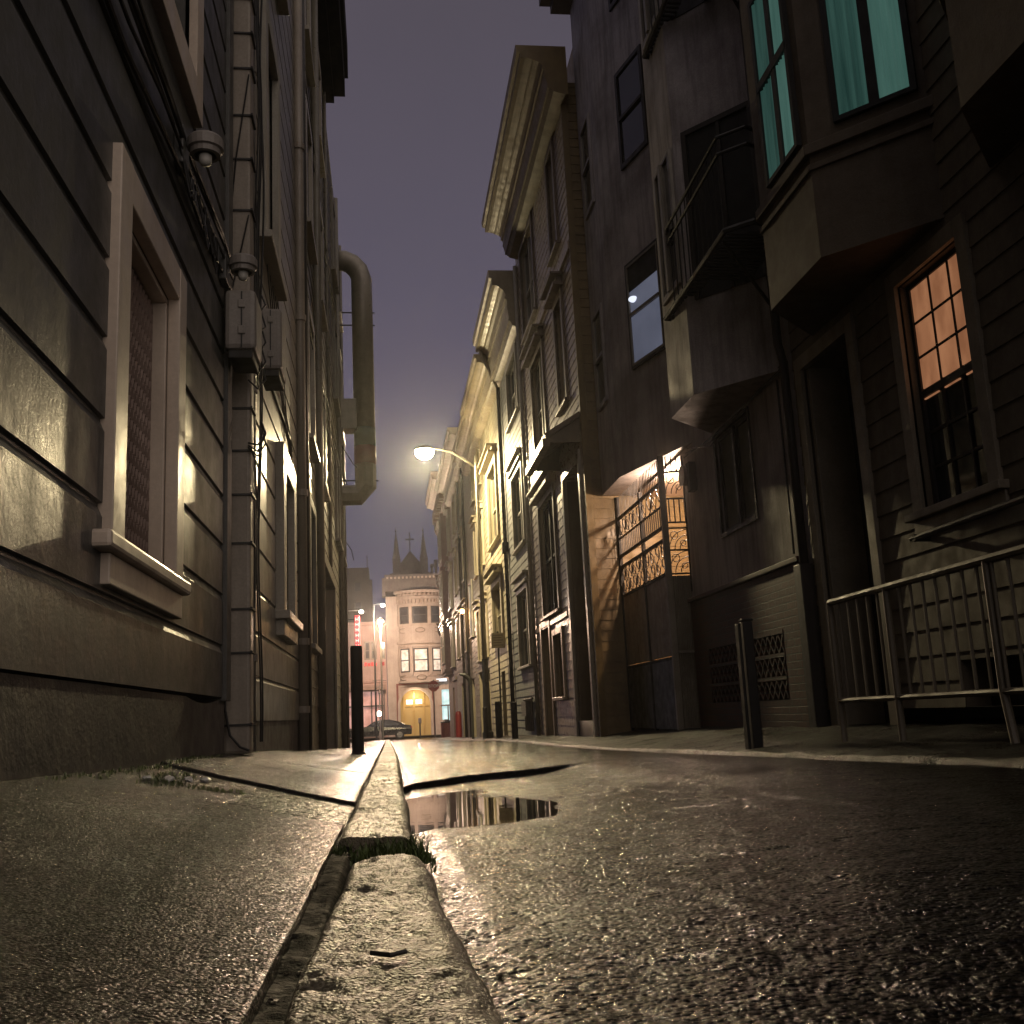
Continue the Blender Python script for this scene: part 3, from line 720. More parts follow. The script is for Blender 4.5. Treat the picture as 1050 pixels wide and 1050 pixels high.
teal = emit('lit_teal_curtain', (.045,.110,.092), .6, (.012,.040,.034), (7,7,.3), 1.6)
teal2 = emit('lit_teal_curtain_pale', (.085,.185,.155), .6, (.045,.112,.094), (4,4,.4), 1.3)
def bay_win(fr, u0, u1, z0, z1, um):
    s = MB(); k = .05
    for a, c in ((u0, u0+k), (u1-k, u1), (um-.04, um+.04)): s.fbox(fr, a, c, -.01, .045, z0, z1)
    s.fbox(fr, u0+k, u1-k, -.01, .043, z0, z0+k*.8); s.fbox(fr, u0+k, u1-k, -.01, .043, z1-k, z1)
    w = obj('window', s, black_metal, h)
    for a, c, mt in ((u0+k, um-.04, teal), (um+.04, u1-k, teal2)):
        n = 28; m2 = MB()
        for i in range(n):     # curtain folds
            ua, ub = a+(c-a)*i/n, a+(c-a)*(i+1)/n; da, db = (.016+.014*math.sin(x*1.15+1.1*math.sin(x*.43+u0*9)) for x in (i, i+1))
            m2.quad(fr(ua,da,z0+k*.8), fr(ub,db,z0+k*.8), fr(ub,db,z1-k), fr(ua,da,z1-k))
        obj('curtain', m2, mt, w, smooth=True)
    return w
f, L = FF(P[2], P[3]); bay_win(f, .24, .90, 4.52, 6.2, .575)
f, L = FF(P[1], P[2]); w = bay_win(f, .27, .98, 4.5, 6.35, .66)
obj('meeting_rail', MB().fbox(f, .3, .95, .0, .05, 5.42, 5.5), black_metal, w)
P2 = [(4.25,6.05),(3.58,5.3),(3.58,3.9),(4.25,3.2)]
bay(h, P2, 3.5, 11, bay_stucco, sillz=((4.33,.09,.05),))
f, L = FF(P2[1], P2[2])
s = MB(); s.fbox(f, .3, 1.1, 0, .04, 4.5, 6.2); obj('window', s, pane_dark, h)

# --- stained stucco building with bays over a brick base
h = thing('stucco_building', 'stained grey stucco building with two bays above a dark red brick base', 'building', (4.2, 13, -.3))
fr = FR(4.2); ops = []
ops.append(window(h, fr, 10.88, 12.18, 2.0, 3.32, dark_wood, dark_wood, white_curtain, tw=.05, td=.02, rec=.07, pair=True, double=False, sill=False))
ops.append((13.65, 16.5, -.8, 3.45, .05))
s = MB(); facade(s, fr, 9.56, 16.5, flat(-.8, 13.2), ops); shell(s, fr, 9.56, 16.5, 3.45, 13.2, 7)
s.fbox(fr, 9.56, 13.65, -6.5, -.9, -.9, 3.45)
obj('wall', s, stucco_grey, h)
# entry recess behind the gate
s = MB()
s.quad((5.6,13.66,-.5),(5.6,16.5,-.5),(5.6,16.5,3.46),(5.6,13.66,3.46)); s.quad((4.2,13.66,-.5),(5.6,13.66,-.5),(5.6,13.66,3.46),(4.2,13.66,3.46))
s.quad((4.2,13.66,3.455),(5.6,13.66,3.455),(5.6,16.5,3.455),(4.2,16.5,3.455)); s.quad((3.9,13.66,-.32),(5.6,13.66,-.32),(5.6,16.5,-.32),(3.9,16.5,-.32))
obj('entry_recess', s, porch_wall, h)
s = MB()     # brick base with a band of openwork blocks
facade(s, FR(4.13), 9.75, 13.5, flat(-.8, 1.34), [(10.35,12.9,.0,.72,.07)])
s.quad((4.2,9.75,1.34),(4.2,13.5,1.34),(4.13,13.5,1.34),(4.13,9.75,1.34)); s.quad((4.13,9.75,-.8),(4.2,9.75,-.8),(4.2,9.75,1.34),(4.13,9.75,1.34)); s.quad((4.13,13.5,-.8),(4.2,13.5,-.8),(4.2,13.5,1.34),(4.13,13.5,1.34))
bb = obj('brick_base', s, brick_mat, h)
s = MB(); s.box(4.185,4.195,10.35,12.9,.0,.72); obj('dark_void', s, door_dark, bb)
s = MB()
for r in range(3):
    z0 = .0+.24*r
    s.box(4.125,4.185,10.35,12.9,z0+.2,z0+.24)
    for k in range(17):
        y = 10.35+.15*k
        for a, c in ((0,.15),(.15,0)):
            s.prism([(4.13,y+a-.012,z0),(4.13,y+a+.012,z0),(4.13,y+c+.012,z0+.2),(4.13,y+c-.012,z0+.2)], (.04,0,0))
obj('openwork_blocks', s, brick_mat, bb)
s = MB(); s.box(4.09,4.2,9.7,13.52,1.342,1.4); obj('coping', s, brick_mat, bb, bevel=.01)
d = obj('drainpipe', MB().tube([(4.13,9.62,-.3),(4.13,9.62,3.4),(4.1,9.64,3.6),(4.1,9.66,12)], .045, 10), dark_wood, h, smooth=True)
obj('corner_pier', MB().box(4.06,4.21,9.56,9.74,-.6,1.3), dark_wood, h, bevel=.01)
P1 = [(4.25,16.45),(3.65,16.4),(3.65,15.06),(4.25,12.82)]
bay(h, P1, 3.48, 12.6, stucco_grey)
P2 = [(4.25,12.3),(3.48,11.55),(3.48,10.62),(4.25,9.72)]
bay(h, P2, 3.38, 12.6, stucco_grey)
def face_win(f, u0, u1, z0, z1, tm, sm, pm, cols=1, pair=False, double=True, plabel=None, name='window'):
    window(h, f, u0, u1, z0, z1, tm, sm, pm, tw=.04, td=.035, rec=-.006, sash=.03, pair=pair, double=double, sill=False, plabel=plabel)
room = emit('lit_pale_blue_room', (.12,.13,.18), .75, (.075,.083,.118), (1,1,1), .8)
f, L = FF(P1[2], P1[3])
face_win(f, .66, 1.68, 4.98, 6.66, dark_wood, galv, room, double=True, plabel='pane lit pale blue from a room with a ceiling lamp')
w = [o for o in h.children if o.name.startswith('window')][-1]
s = MB().fbox(f, .70, 1.64, .012, .02, 6.2, 6.62); obj('dark_ceiling', s, door_dark, w)
gl = emit('lit_globe_lamp', (.75,.8,.95), 1.2)
c = f(.86, .03, 6.04); obj('ceiling_lamp', MB().ball(c, .075, 12, .6), gl, w, smooth=True)
face_win(f, .78, 1.62, 8.2, 9.85, dark_wood, dark_wood, pane_dark)
face_win(f, .78, 1.62, 11.0, 12.2, dark_wood, dark_wood, pane_dark)
f, L = FF(P1[1], P1[2])
for zz in (4.85, 8.3): face_win(f, .25, .95, zz, zz+1.65, stucco_grey, galv, pane_dark)
f, L = FF(P2[1], P2[2])
for zz in (4.75, 8.2): face_win(f, .15, .85, zz, zz+1.7, white_trim, galv, pane_dark, pair=True, double=False)
f, L = FF(P2[2], P2[3])
for zz in (4.45, 8.0):
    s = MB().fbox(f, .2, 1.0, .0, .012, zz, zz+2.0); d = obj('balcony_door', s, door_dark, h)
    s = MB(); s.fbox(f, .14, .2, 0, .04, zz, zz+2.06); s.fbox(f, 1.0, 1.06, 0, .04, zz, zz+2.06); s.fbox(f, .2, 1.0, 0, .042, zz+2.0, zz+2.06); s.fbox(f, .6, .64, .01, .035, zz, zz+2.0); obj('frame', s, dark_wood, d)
s = MB(); s.box(3.3,4.3,9.56,16.5,12.6,12.75); s.box(3.1,4.3,9.56,16.5,12.75,13.0); s.box(3.05,4.3,9.5,16.55,13.0,13.2); obj('eave', s, dark_wood, h)
s = MB()
for k in range(3): s.tube([(4.17,13.4-.1*k,3.35+.04*k),(4.16,12.2,3.30-.05*k),(4.17,11.0,3.33),(4.16,9.75,3.36+.03*k)], .008, 5)
s.tube([(4.17,13.5,3.4),(4.16,13.5,1.5)], .012, 6); s.tube([(4.16,9.9,3.3),(4.16,9.92,1.45)], .012, 6)
obj('wall_cable', s, cable_mat, h)
# round lamp on the stucco wall
t = thing('wall_lamp', 'unlit round lamp on the stucco wall beside the gate', 'lamp', (4.15, 13.25, 3.0))
obj('housing', MB().tube([(4.2,13.2,3.05),(4.05,13.2,3.05)], .14, 18), box_grey, t); obj('bracket', MB().box(4.1,4.2,13.0,13.14,2.8,3.2), black_metal, t, bevel=.01)
# fire-escape balconies
def balcony(z, label):
    t = thing('fire_escape_balcony', label, 'balcony', (3.4, 10, z), 'fire-escape balconies on the stucco building')
    P = [(3.42,11.25),(3.40,8.98),(3.60,8.75),(4.2,8.75+.85),(3.9,10.1),(3.5,10.6),(3.5,11.3)]
    s = MB()
    y = 11.2
    while y > 9.0: s.box(3.44, 4.05 if y < 10.1 else 3.60, y, y+.035, z-.03, z); y -= .075
    obj('slatted_floor', s, brown_iron, t)
    s = MB(); s.tube([(3.7,11.28,z-.02),(3.42,11.25,z-.02),(3.4,8.98,z-.02),(3.62,8.78,z-.02),(4.1,8.95,z-.02)], .032, 6); obj('edge_frame', s, brown_iron, t)
    s = MB()
    for dz, yy in ((.98, 10.95), (.80, 10.85)): s.tube([(3.62,yy+.12,z+dz-.02),(3.50,yy+.1,z+dz-.02),(3.42,yy,z+dz),(3.40,8.98,z+dz),(3.62,8.78,z+dz),(4.1,8.95,z+dz)], .02, 6)
    s.ring((3.44,10.95,z+.89), ((0,1,0),(0,0,1)), .09, .012, 10, 5)
    obj('handrail', s, brown_iron, t)
    yy = 10.8
    while yy > 9.0: obj('baluster', MB().tube([(3.41,yy,z-.02),(3.41,yy,z+.95)], .009, 5), brown_iron, t); yy -= .16
    obj('brace', MB().tube([(3.46,11.1,z-.03),(3.9,11.6,z-.5)], .02, 5), brown_iron, t); obj('brace', MB().tube([(3.46,9.2,z-.03),(4.2,9.8,z-.55)], .02, 5), brown_iron, t)
balcony(4.55, 'lower black slatted fire-escape balcony on the stucco building')
balcony(8.05, 'upper black slatted fire-escape balcony high on the stucco building')

# --- gated entry
t = thing('metal_gate', 'tall entry gate of scrolled iron over sheet metal, lit orange from inside', 'gate', (3.9, 15, -.35))
obj('corner_post', MB().box(3.86,3.94,13.62,13.70,-.4,3.45), corr_mat, t, bevel=.006)
obj('end_post', MB().box(3.88,3.93,16.42,16.49,-.4,3.45), black_metal, t)
obj('middle_post', MB().box(3.88,3.93,14.9,14.97,-.4,3.2), black_metal, t)
for y0, y1 in ((13.71,14.9),(14.97,16.42)):
    obj('sheet_panel', MB().box(3.895,3.91,y0,y1,.66,1.76), gate_sheet, t)
    obj('kick_panel', MB().box(3.89,3.905,y0,y1,-.33,.6), gate_low, t)
    s = MB()
    for zz in (.6, 1.76, 2.24, 2.42, 3.05): obj('cross_rail', MB().box(3.882,3.918,y0,y1,zz,zz+.045), black_metal, t)
    s = MB()
    y = y0+.06
    while y < y1: s.box(3.895,3.905,y,y+.014,3.09,3.43); y += .09
    obj('top_bars', s, black_metal, t)
    def scroll_panel(y0, y1, za, zb, nm='scroll_panel'):
        s = MB(); ny = max(2, int((y1-y0)/.24)); dy = (y1-y0)/ny; nz = max(1, round((zb-za)/.24)); dz = (zb-za)/nz
        ax = ((0,1,0),(0,0,1))
        for i in range(ny):
            for j in range(nz):
                c = (3.9, y0+dy*(i+.5), za+dz*(j+.5)); f0 = (i+j) % 2*PI
                s.ring(c, ax, min(dy,dz)*.46, .008, 14, 5, f0, f0+4.6)
                s.ring((3.9, c[1]+.03*(1 if f0 else -1), c[2]), ax, min(dy,dz)*.24, .007, 10, 5, f0+2.0, f0+6.2)
                s.tube([(3.9, c[1]-dy*.5, c[2]-dz*.5), (3.9, c[1]+dy*.1, c[2]-dz*.1), (3.9, c[1]+dy*.5, c[2]+dz*.5)], .007, 5)
        return obj(nm, s, scroll_iron, t)
    scroll_panel(y0, y1, 1.81, 2.24)
    scroll_panel(y0, y1, 2.75, 3.05)
    s = MB(); y = y0+.05
    while y < y1: s.box(3.893,3.907,y,y+.018,2.465,2.75); y += .11
    s.box(3.885,3.915,y0,y1,2.73,2.75)
    obj('bar_panel', s, scroll_iron, t)
# camera-facing return panel between post and wall
s = MB(); ax = ((1,0,0),(0,0,1))
for zz in (1.76, 2.09, 2.4, 2.48, 2.82, 3.2): s.box(3.94,4.24,13.645,13.67,zz,zz+.022)
for c0, rr in ((1.79,.3),(2.11,.28),(2.9,.27)):
    for k, q in enumerate((1, .72, .46)): s.ring((4.22-.0*k, 13.655, c0), ax, rr*q, .007, 12, 5, PI*.5, PI)
    s.ring((4.02, 13.655, c0+.2), ax, .055, .006, 10, 5); s.ring((4.14, 13.655, c0+.09), ax, .04, .006, 10, 5)
for k in range(4): s.box(3.97+.075*k,3.985+.075*k,13.65,13.664,2.5,2.82)
for k in range(4): s.box(3.97+.075*k,3.985+.075*k,13.65,13.664,3.22,3.44)
obj('side_grille', s, scroll_iron, t)
s = MB(); n = 40
for i in range(n):
    xa, xb = 3.94+.27*i/n, 3.94+.27*(i+1)/n; da, db = .012*math.sin(i*1.4), .012*math.sin((i+1)*1.4)
    s.quad((xa,13.64+da,-.36),(xb,13.64+db,-.36),(xb,13.64+db,1.74),(xa,13.64+da,1.74))
obj('corrugated_panel', s, corr_mat, t)
obj('panel_rail', MB().box(3.94,4.21,13.6,13.63,.68,.72), corr_mat, t)
# porch lamp inside
t = thing('porch_lamp', 'lit warm ceiling lamp inside the entry behind the scrolled gate', 'lamp', (4.4, 14.7, 3.45))
obj('canopy', MB().lathe((4.4,14.7,3.45), [(.003,0),(.13,0),(.13,-.02),(.11,-.025)], 16), white_paint, t)
obj('diffuser', MB().lathe((4.4,14.7,3.425), [(.11,0),(.09,-.02),(.003,-.03)], 16), emit('lit_porch_diffuser', (1,.7,.42), 5), t, smooth=True)

# --- yellow/brown tall house
h = thing('victorian_house', 'tall brown clapboard house with ochre cornice, tall dark doorway and door hood', 'house', (3.42, 20, -.4))
fr = FR(3.42); ops = []
K = dict(tw=.13, td=.05, rec=.1)
ops.append(window(h, fr, 17.55, 18.5, 8.6, 10.75, brown_trim, white_trim, **K))
ops.append(window(h, fr, 20.5, 22.6, 8.5, 10.75, brown_trim, white_trim, pair=True, **K))
ops.append(window(h, fr, 17.55, 18.55, 5.55, 7.7, brown_trim, white_trim, hood=.2, **K))
ops.append(window(h, fr, 20.0, 21.85, 5.3, 7.65, brown_trim, white_trim, pair=True, hood=.2, **K))
ops.append(window(h, fr, 19.65, 21.85, 1.95, 4.45, brown_trim, dark_wood, pair=True, hood=.2, **K))
ops.append((16.95, 18.45, -.6, 4.2, 1.0))
ops.append((21.15, 22.2, -.9, 1.75, .3))
ops.append(window(h, fr, 19.55, 20.75, .25, 1.6, yellow_front, brown_trim, tw=.12, td=.05, rec=.1, double=False))
s = MB(); facade(s, fr, 16.5, 23.4, lap(-.8, 11.2, .17, .013), ops); shell(s, fr, 16.62, 23.4, -.8, 11.2, 8, -.02); obj('wall', s, yellow_front, h)
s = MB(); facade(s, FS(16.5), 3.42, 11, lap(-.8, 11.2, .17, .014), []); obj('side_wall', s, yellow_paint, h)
obj('corner_board', MB().box(3.385,3.50,16.478,16.53,-.6,11.2), ochre_trim, h, bevel=.005)
s = MB(); s.fbox(fr, 16.82, 16.95, -.02, .06, -.5, 4.4); s.fbox(fr, 18.45, 18.6, -.02, .06, -.5, 4.4); s.fbox(fr, 16.95, 18.45, -.02, .062, 4.2, 4.4); 
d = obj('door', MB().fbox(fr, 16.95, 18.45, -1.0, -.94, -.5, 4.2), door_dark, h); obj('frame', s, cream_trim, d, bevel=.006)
s = MB(); s.quad(fr(18.44,-.9,-.5), fr(18.44,-.02,-.5), fr(18.44,-.02,4.19), fr(18.44,-.9,4.19)); obj('jamb', s, brown_trim, d)
obj('step', MB().fbox(fr, 16.9, 18.5, -.9, .03, -.6, -.2), concrete, h, bevel=.01)
obj('side_door', MB().fbox(fr, 21.15, 22.2, -.32, -.28, -.9, 1.75), dark_wood, h)
s = MB(); s.fbox(fr, 21.03, 21.15, -.02, .05, -.7, 1.88); s.fbox(fr, 22.2, 22.32, -.02, .05, -.7, 1.88); s.fbox(fr, 21.15, 22.2, -.02, .052, 1.75, 1.88); obj('door_frame', s, yellow_front, h, bevel=.005)
# door hood: sloping roof board on two triangular brackets
s = MB(); s.hexa([fr(16.7,0,4.95),fr(18.9,0,4.95),fr(18.9,.62,4.55),fr(16.7,.62,4.55),fr(16.7,0,5.05),fr(18.9,0,5.05),fr(18.9,.64,4.65),fr(16.7,.64,4.65)])
s.fbox(fr, 16.68, 18.92, .55, .68, 4.42, 4.56)
hd = obj('door_hood', s, brown_trim, h, bevel=.006)
for yy in (16.75, 18.8): obj('bracket', MB().prism([fr(yy,0,4.95),fr(yy,0,4.5),fr(yy,.55,4.5),fr(yy,.55,4.6)], (0,.06,0)), brown_trim, hd)
s = MB().fbox(fr, 16.85, 22.9, -.02, .035, 4.62, 4.78); s.fbox(fr, 18.9, 23.3, -.02, .04, 1.72, 1.82); s.fbox(fr, 16.55, 23.3, -.02, .06, 7.98, 8.12); obj('belt_course', s, yellow_front, h, bevel=.005)
cornice(h, fr, 16.2, 22.9, 10.75, .7, .95, ochre_trim, 4)
obj('drainpipe', MB().tube([(3.36,23.2,-.6),(3.36,23.2,10.7)], .05, 10), white_trim, h, smooth=True)
obj('parapet', MB().fbox(fr, 16.6, 18.2, -2.4, -.4, 11.2, 12.4), yellow_paint, h)

# --- blue-grey house
h = thing('victorian_house', 'blue-grey clapboard house with white-trimmed windows and a cream cornice', 'house', (3.42, 25.5, -.5))
fr = FR(3.42); ops = []
K = dict(tw=.13, td=.06, rec=.1)
for z0, z1 in ((7.35,9.0),(4.05,6.05),(1.1,3.05)):
    ops.append(window(h, fr, 23.95, 26.1, z0, z1, white_trim, white_trim, pair=True, hood=.12 if z0 < 6 else .05, **K))
s = MB(); facade(s, fr, 23.42, 27.7, lap(-.95, 9.9, .19, .013), ops); shell(s, fr, 23.42, 27.7, -1, 9.9, 8); obj('wall', s, blue_grey, h)
cornice(h, fr, 23.35, 28.0, 9.15, .55, 1.5, cream_cornice, 4)
s = MB(); 
for k in range(5): s.tube([(3.36,24.1+.3*k,-.45),(3.36,24.1+.3*k,.35)], .025, 6)
s.tube([(3.36,24.0,.3),(3.36,25.5,.3)], .03, 6); s.box(3.25,3.4,24.4,25.2,-.1,.25)
obj('gas_meters', s, stone_dark, h)
d = obj('drainpipe', MB().tube([(3.34,27.62,-.55),(3.34,27.62,5.0),(3.34,27.62,9.05)], .055, 10), black_metal, h, smooth=True)
obj('gutter_pipe', MB().tube([(3.3,27.6,9.05),(3.22,27.7,9.4),(2.95,27.8,10.0),(2.88,27.9,10.4)], .05, 8), cream_cornice, h, smooth=True)
obj('rain_head', MB().box(3.25,3.42,27.52,27.74,4.3,4.6), black_metal, d, bevel=.01)

# --- pale cream house
h = thing('victorian_house', 'pale cream house with pedimented windows, directly behind the street lamp', 'house', (3.42, 30, -.6))
fr = FR(3.42); ops = []
for z0, z1 in ((5.1,7.6),(2.1,4.0)):
    ops.append(window(h, fr, 29.3, 32.1, z0, z1, pale_cream, pale_cream, pair=True, hood=.28, tw=.2, td=.08, rec=.12))
ops.append((29.7, 30.7, -1, 1.2, .25))
s = MB(); facade(s, fr, 27.72, 33.4, lap(-1.1, 9.9, .2, .014), ops); shell(s, fr, 27.72, 33.4, -1.1, 9.9, 8); obj('wall', s, pale_cream, h)
obj('door', MB().fbox(fr, 29.7, 30.7, -.26, -.22, -1, 1.2), brown_trim, h)
cornice(h, fr, 27.9, 33.6, 9.2, .55, .95, cream_cornice, 4)
# --- plain tan building
h = thing('apartment_building', 'plain tan building with small dark windows, fourth along the right side', 'building', (3.42, 36, -.8))
ops = []
fr = FR(3.42)
for z0 in (1.9, 5.0, 7.8):
    for yy in (34.2, 36.8):
        ops.append(window(h, fr, yy, yy+1.2, z0, z0+1.9, tan_far, tan_far, tw=.12, td=.05, hood=.15))
ops.append((34.2, 35.6, -1.4, 1.5, .3)); ops.append((36.6, 38.2, -1.4, 1.5, .3))
s = MB(); facade(s, fr, 33.42, 39.4, lap(-1.3, 9.6, .2, .014), ops); shell(s, fr, 33.42, 39.4, -1.3, 9.6, 8); obj('wall', s, tan_far, h)
for a in (34.2, 36.6): obj('door', MB().fbox(fr, a, a+1.5, -.32, -.28, -1.4, 1.5), dark_wood, h)
cornice(h, fr, 33.5, 39.6, 9.3, .5, .8, tan_far, 3)
# --- rust-brown shingled house with lit window
h = thing('row_house', 'weathered brown row house with a blue-lit window and orange wall light', 'house', (3.42, 44, -.9))
ops = []; fr = FR(3.42)
bluewin = emit('lit_blue_pane', (.30,.42,.85), 1.2)
ops.append(window(h, fr, 39.6, 40.9, 3.0, 5.2, white_trim, white_trim, bluewin, tw=.12, td=.06, plabel='pane lit blue'))
for yy in (42.2, 45.0, 47.6):
    for z0 in (2.6, 5.6, 8.4): ops.append(window(h, fr, yy, yy+1.25, z0, z0+1.9, tan_far, tan_far, tw=.12, td=.06, hood=.15))
ops.append((40.3, 41.6, -1.6, 1.4, .3)); ops.append((46.0, 47.3, -1.6, 1.4, .3))
s = MB(); facade(s, fr, 39.42, 50.4, lap(-1.4, 10.8, .2, .014), ops); shell(s, fr, 39.42, 50.4, -1.4, 10.8, 8); obj('wall', s, tan_far, h)
for a in (40.3, 46.0): obj('door', MB().fbox(fr, a, a+1.3, -.32, -.28, -1.6, 1.4), dark_wood, h)
cornice(h, fr, 39.5, 50.6, 10.3, .6, 1.0, tan_far, 3)
for yy in (41.9, 44.6): obj('drainpipe', MB().tube([(3.34,yy,-1.1),(3.34,yy,10.2)], .06, 8), black_metal, h, smooth=True)
# orange wall lamp on it
t = thing('wall_lamp', 'lit orange lamp high on the weathered brown row house', 'lamp', (3.3, 41.4, 4))
obj('arm', MB().tube([(3.42,41.4,4.2),(3.15,41.4,4.25)], .025, 6), black_metal, t); obj('globe', MB().ball((3.12,41.4,4.12), .1, 12), emit('lit_orange_globe', (1,.5,.15), 18), t, smooth=True)
# dark shed-like hood lamp post
t = thing('street_post', 'dark slim post with a hooked hood beside the far right doorways', 'post', (2.95, 37, -.9))
zk = float(zKR(37.0))
obj('pole', MB().tube([(3.0,37,zk-.05),(3.0,37,1.05)], .05, 10), pole_dark, t); obj('hood', MB().tube([(3.0,37,1.05),(2.95,37,1.25),(2.8,37,1.4),(2.6,37,1.45)], [.06,.09,.09,.04], 10), pole_dark, t)
# --- ornate end building
h = thing('corner_building', 'terracotta-pink corner building with bracketed cornice at the far right end', 'building', (3.42, 58, -1.2))
ops = []; fr = FR(3.42)
for yy in (51.2, ):
    for z0 in (2.4, 5.3, 8.2): ops.append(window(h, fr, yy, yy+1.5, z0, z0+2.1, cream_trim, cream_trim, pane_far, tw=.18, td=.12, hood=.25))
ops.append((52.6, 53.8, -1.7, 1.4, .3))
s = MB(); facade(s, fr, 50.42, 57.4, flat(-1.6, 11.4), ops); shell(s, fr, 50.42, 57.4, -1.6, 11.4, 8); obj('wall', s, pink_far, h)
for a in (52.6,): obj('door', MB().fbox(fr, a, a+1.2, -.32, -.28, -1.7, 1.4), dark_wood, h)
cornice(h, fr, 50.3, 57.7, 10.6, .8, 1.5, pink_far, 4, dent=.7)
s = MB().fbox(fr, 50.42, 53.4, -.02, .08, 1.7, 1.9); s.fbox(fr, 50.42, 53.4, -.02, .07, 4.75, 4.9); obj('belt_course', s, stone_far, h, bevel=.01)
b = bay(h, [(3.5,57.38),(3.1,57.1),(3.1,54.2),(3.5,53.6)], 2.1, 10.7, pink_far, sillz=((2.25,.15,.06),(4.75,.2,.1),(7.6,.2,.1)))
f, L = FF((3.1,57.1), (3.1,54.2))
for z0 in (2.7, 5.3, 8.2):
    for u0 in (.25, 1.6): window(h, f, u0, u0+1.05, z0, z0+1.9, cream_trim, cream_trim, pane_far, tw=.12, td=.06, rec=-.006, sill=False, hood=.12)
for z0 in (9.9, 6.9, 4.2):
    obj('corner_bracket', MB().lathe((3.2,57.2,z0), [(.02,0),(.22,.18),(.3,.4),(.3,.75),(.4,.85)], 12), stone_far, h)
solo('standpipe', MB().lathe((3.15,46.5,float(zWR(46.5))-.05), [(.14,0),(.14,1.0),(.1,1.12),(.003,1.15)], 14), red_paint, 'red standpipe post beside the far right wall', 'standpipe', (3.15,46.5,-1))

# ================================================================== FAR END across the street
Yb = 80.0
h = thing('plaster_building', 'low pink plaster building with narrow paired windows across the street', 'building', (-4, Yb, -1.4))
fr = FS(Yb); ops = []
K = dict(tw=.06, td=.04, rec=.1, sill=False)
for a in (-5.2, -1.62, ): ops += [window(h, fr, a, a+.46, 4.5, 5.9, brown_trim, brown_trim, pane_far, **K), window(h, fr, a+.5, a+.96, 4.5, 5.9, brown_trim, brown_trim, pane_far, **K)]
ops.append(window(h, fr, -.42, .0, 4.5, 5.9, brown_trim, brown_trim, pane_far, **K))
ops.append((-3.4, -.15, -1.3, 2.1, .25))
s = MB(); facade(s, fr, -9, .06, flat(-1.5, 7.4), ops); shell(s, fr, -9, .06, -1.5, 7.4, 8); obj('wall', s, pink_wall, h)
obj('cornice', MB().fbox(fr, -9, .02, -.02, .12, 7.15, 7.4), pink_wall, h, bevel=.02)
obj('belt_course', MB().fbox(fr, -9, .02, -.02, .1, 2.75, 2.95), pink_wall, h, bevel=.02)
shop = emit('lit_shop_window', (.95,.55,.48), .55, (.35,.15,.12), (1,1,1), 1.3)
d = obj('shopfront', MB().fbox(fr, -3.4, -.15, -.27, -.23, -1.3, 2.1), shop, h)
s = MB()
for a in (-3.4, -2.3, -1.2, -.25): s.fbox(fr, a, a+.1, -.23, .03, -1.3, 2.1)
s.fbox(fr, -3.3, -.25, -.23, .03, .95, 1.05); s.fbox(fr, -3.3, -.25, -.23, .028, -1.3, -.6); obj('frame', s, stone_dark, d)
s = MB(); s.fbox(fr, -3.8, -.05, .0, .6, 2.2, 2.55); obj('awning', s, pink_far, h)
s = MB()   # small red lettering board under the windows, too far off to read
for k in range(4): s.fbox(fr, -1.62+.25*k, -1.44+.25*k, .02, .05, 4.02, 4.3-.06*(k % 2))
obj('red_letters', s, emit('lit_red_letters', (.8,.06,.05), .9), h)
s = MB().fbox(fr, -.35, -.1, .02, .05, 4.02, 4.3); obj('red_letters', s, emit('dark_red_letters', (.4,.03,.03), .5), h)

h = thing('rounded_bay_building', 'pale rose building with a rounded three-window bay and arched doorway across the street', 'building', (2.6, Yb, -1.4))
fr = FS(Yb)
s = MB(); facade(s, fr, .1, 9, flat(-1.5, 9.3), [(1.0, 3.35, -1.5, 2.3, .6), (4.2, 5.6, -1.3, 2.0, .3)]); shell(s, fr, .1, 9, -1.5, 9.3, 8); obj('wall', s, stone_far, h)
# curved bay
cx = 2.68; Rb = 1.75; dep = .75
def arc(t, out=0):   # t from 0..1
    a = PI*(.12+.76*t); ca, sa = math.cos(a), math.sin(a)
    return (cx - (Rb+out)*ca, Yb - (dep+out)*(sa-.3)/.7 - .0)
def band(z0, z1, out, mat, name, t0=0, t1=1, n=24, parent=None):
    s = MB()
    for i in range(n):
        A, B = arc(t0+(t1-t0)*i/n, out), arc(t0+(t1-t0)*(i+1)/n, out); A2, B2 = arc(t0+(t1-t0)*i/n, -.3), arc(t0+(t1-t0)*(i+1)/n, -.3)
        s.hexa([(*A,z0),(*B,z0),(*B2,z0),(*A2,z0),(*A,z1),(*B,z1),(*B2,z1),(*A2,z1)])
    return obj(name, s, mat, parent or h)
bay_ = band(2.6, 9.4, 0, stone_far, 'bay')
for z0, z1, o in ((2.62,2.75,.12),(3.05,3.12,.05),(5.3,5.42,.08),(5.55,5.75,.2),(7.0,7.1,.06),(8.45,8.6,.1),(9.0,9.2,.14)): band(z0, z1, o, stone_far, 'moulding', parent=bay_)
litw = emit('lit_white_pane', (.95,.85,.72), .85, (.3,.22,.16), (1,1,1), 2.6)
for z0, z1, pm in ((3.4,5.2,litw),(7.1,8.4,pane_far)):
    for t0, t1 in ((.06,.29),(.36,.64),(.71,.94)):
        w = band(z0, z1, .02, dark_wood, 'window', t0, t1, 6)
        q = .03; band(z0+.1, z1-.1, .035, pm, 'pane', t0+q, t1-q, 4, w); band((z0+z1)/2-.04, (z0+z1)/2+.04, .05, dark_wood, 'meeting_rail', t0+q, t1-q, 4, w)
for z0 in (2.95, 6.55):
    for t0 in (.17, .5, .83):
        c = arc(t0, .03); s = MB().ring((c[0], c[1], z0+.03), ((.36,0,0),(0,0,.17)), 1, .03, 18, 5); obj('oval_ornament', s, brown_trim, bay_)
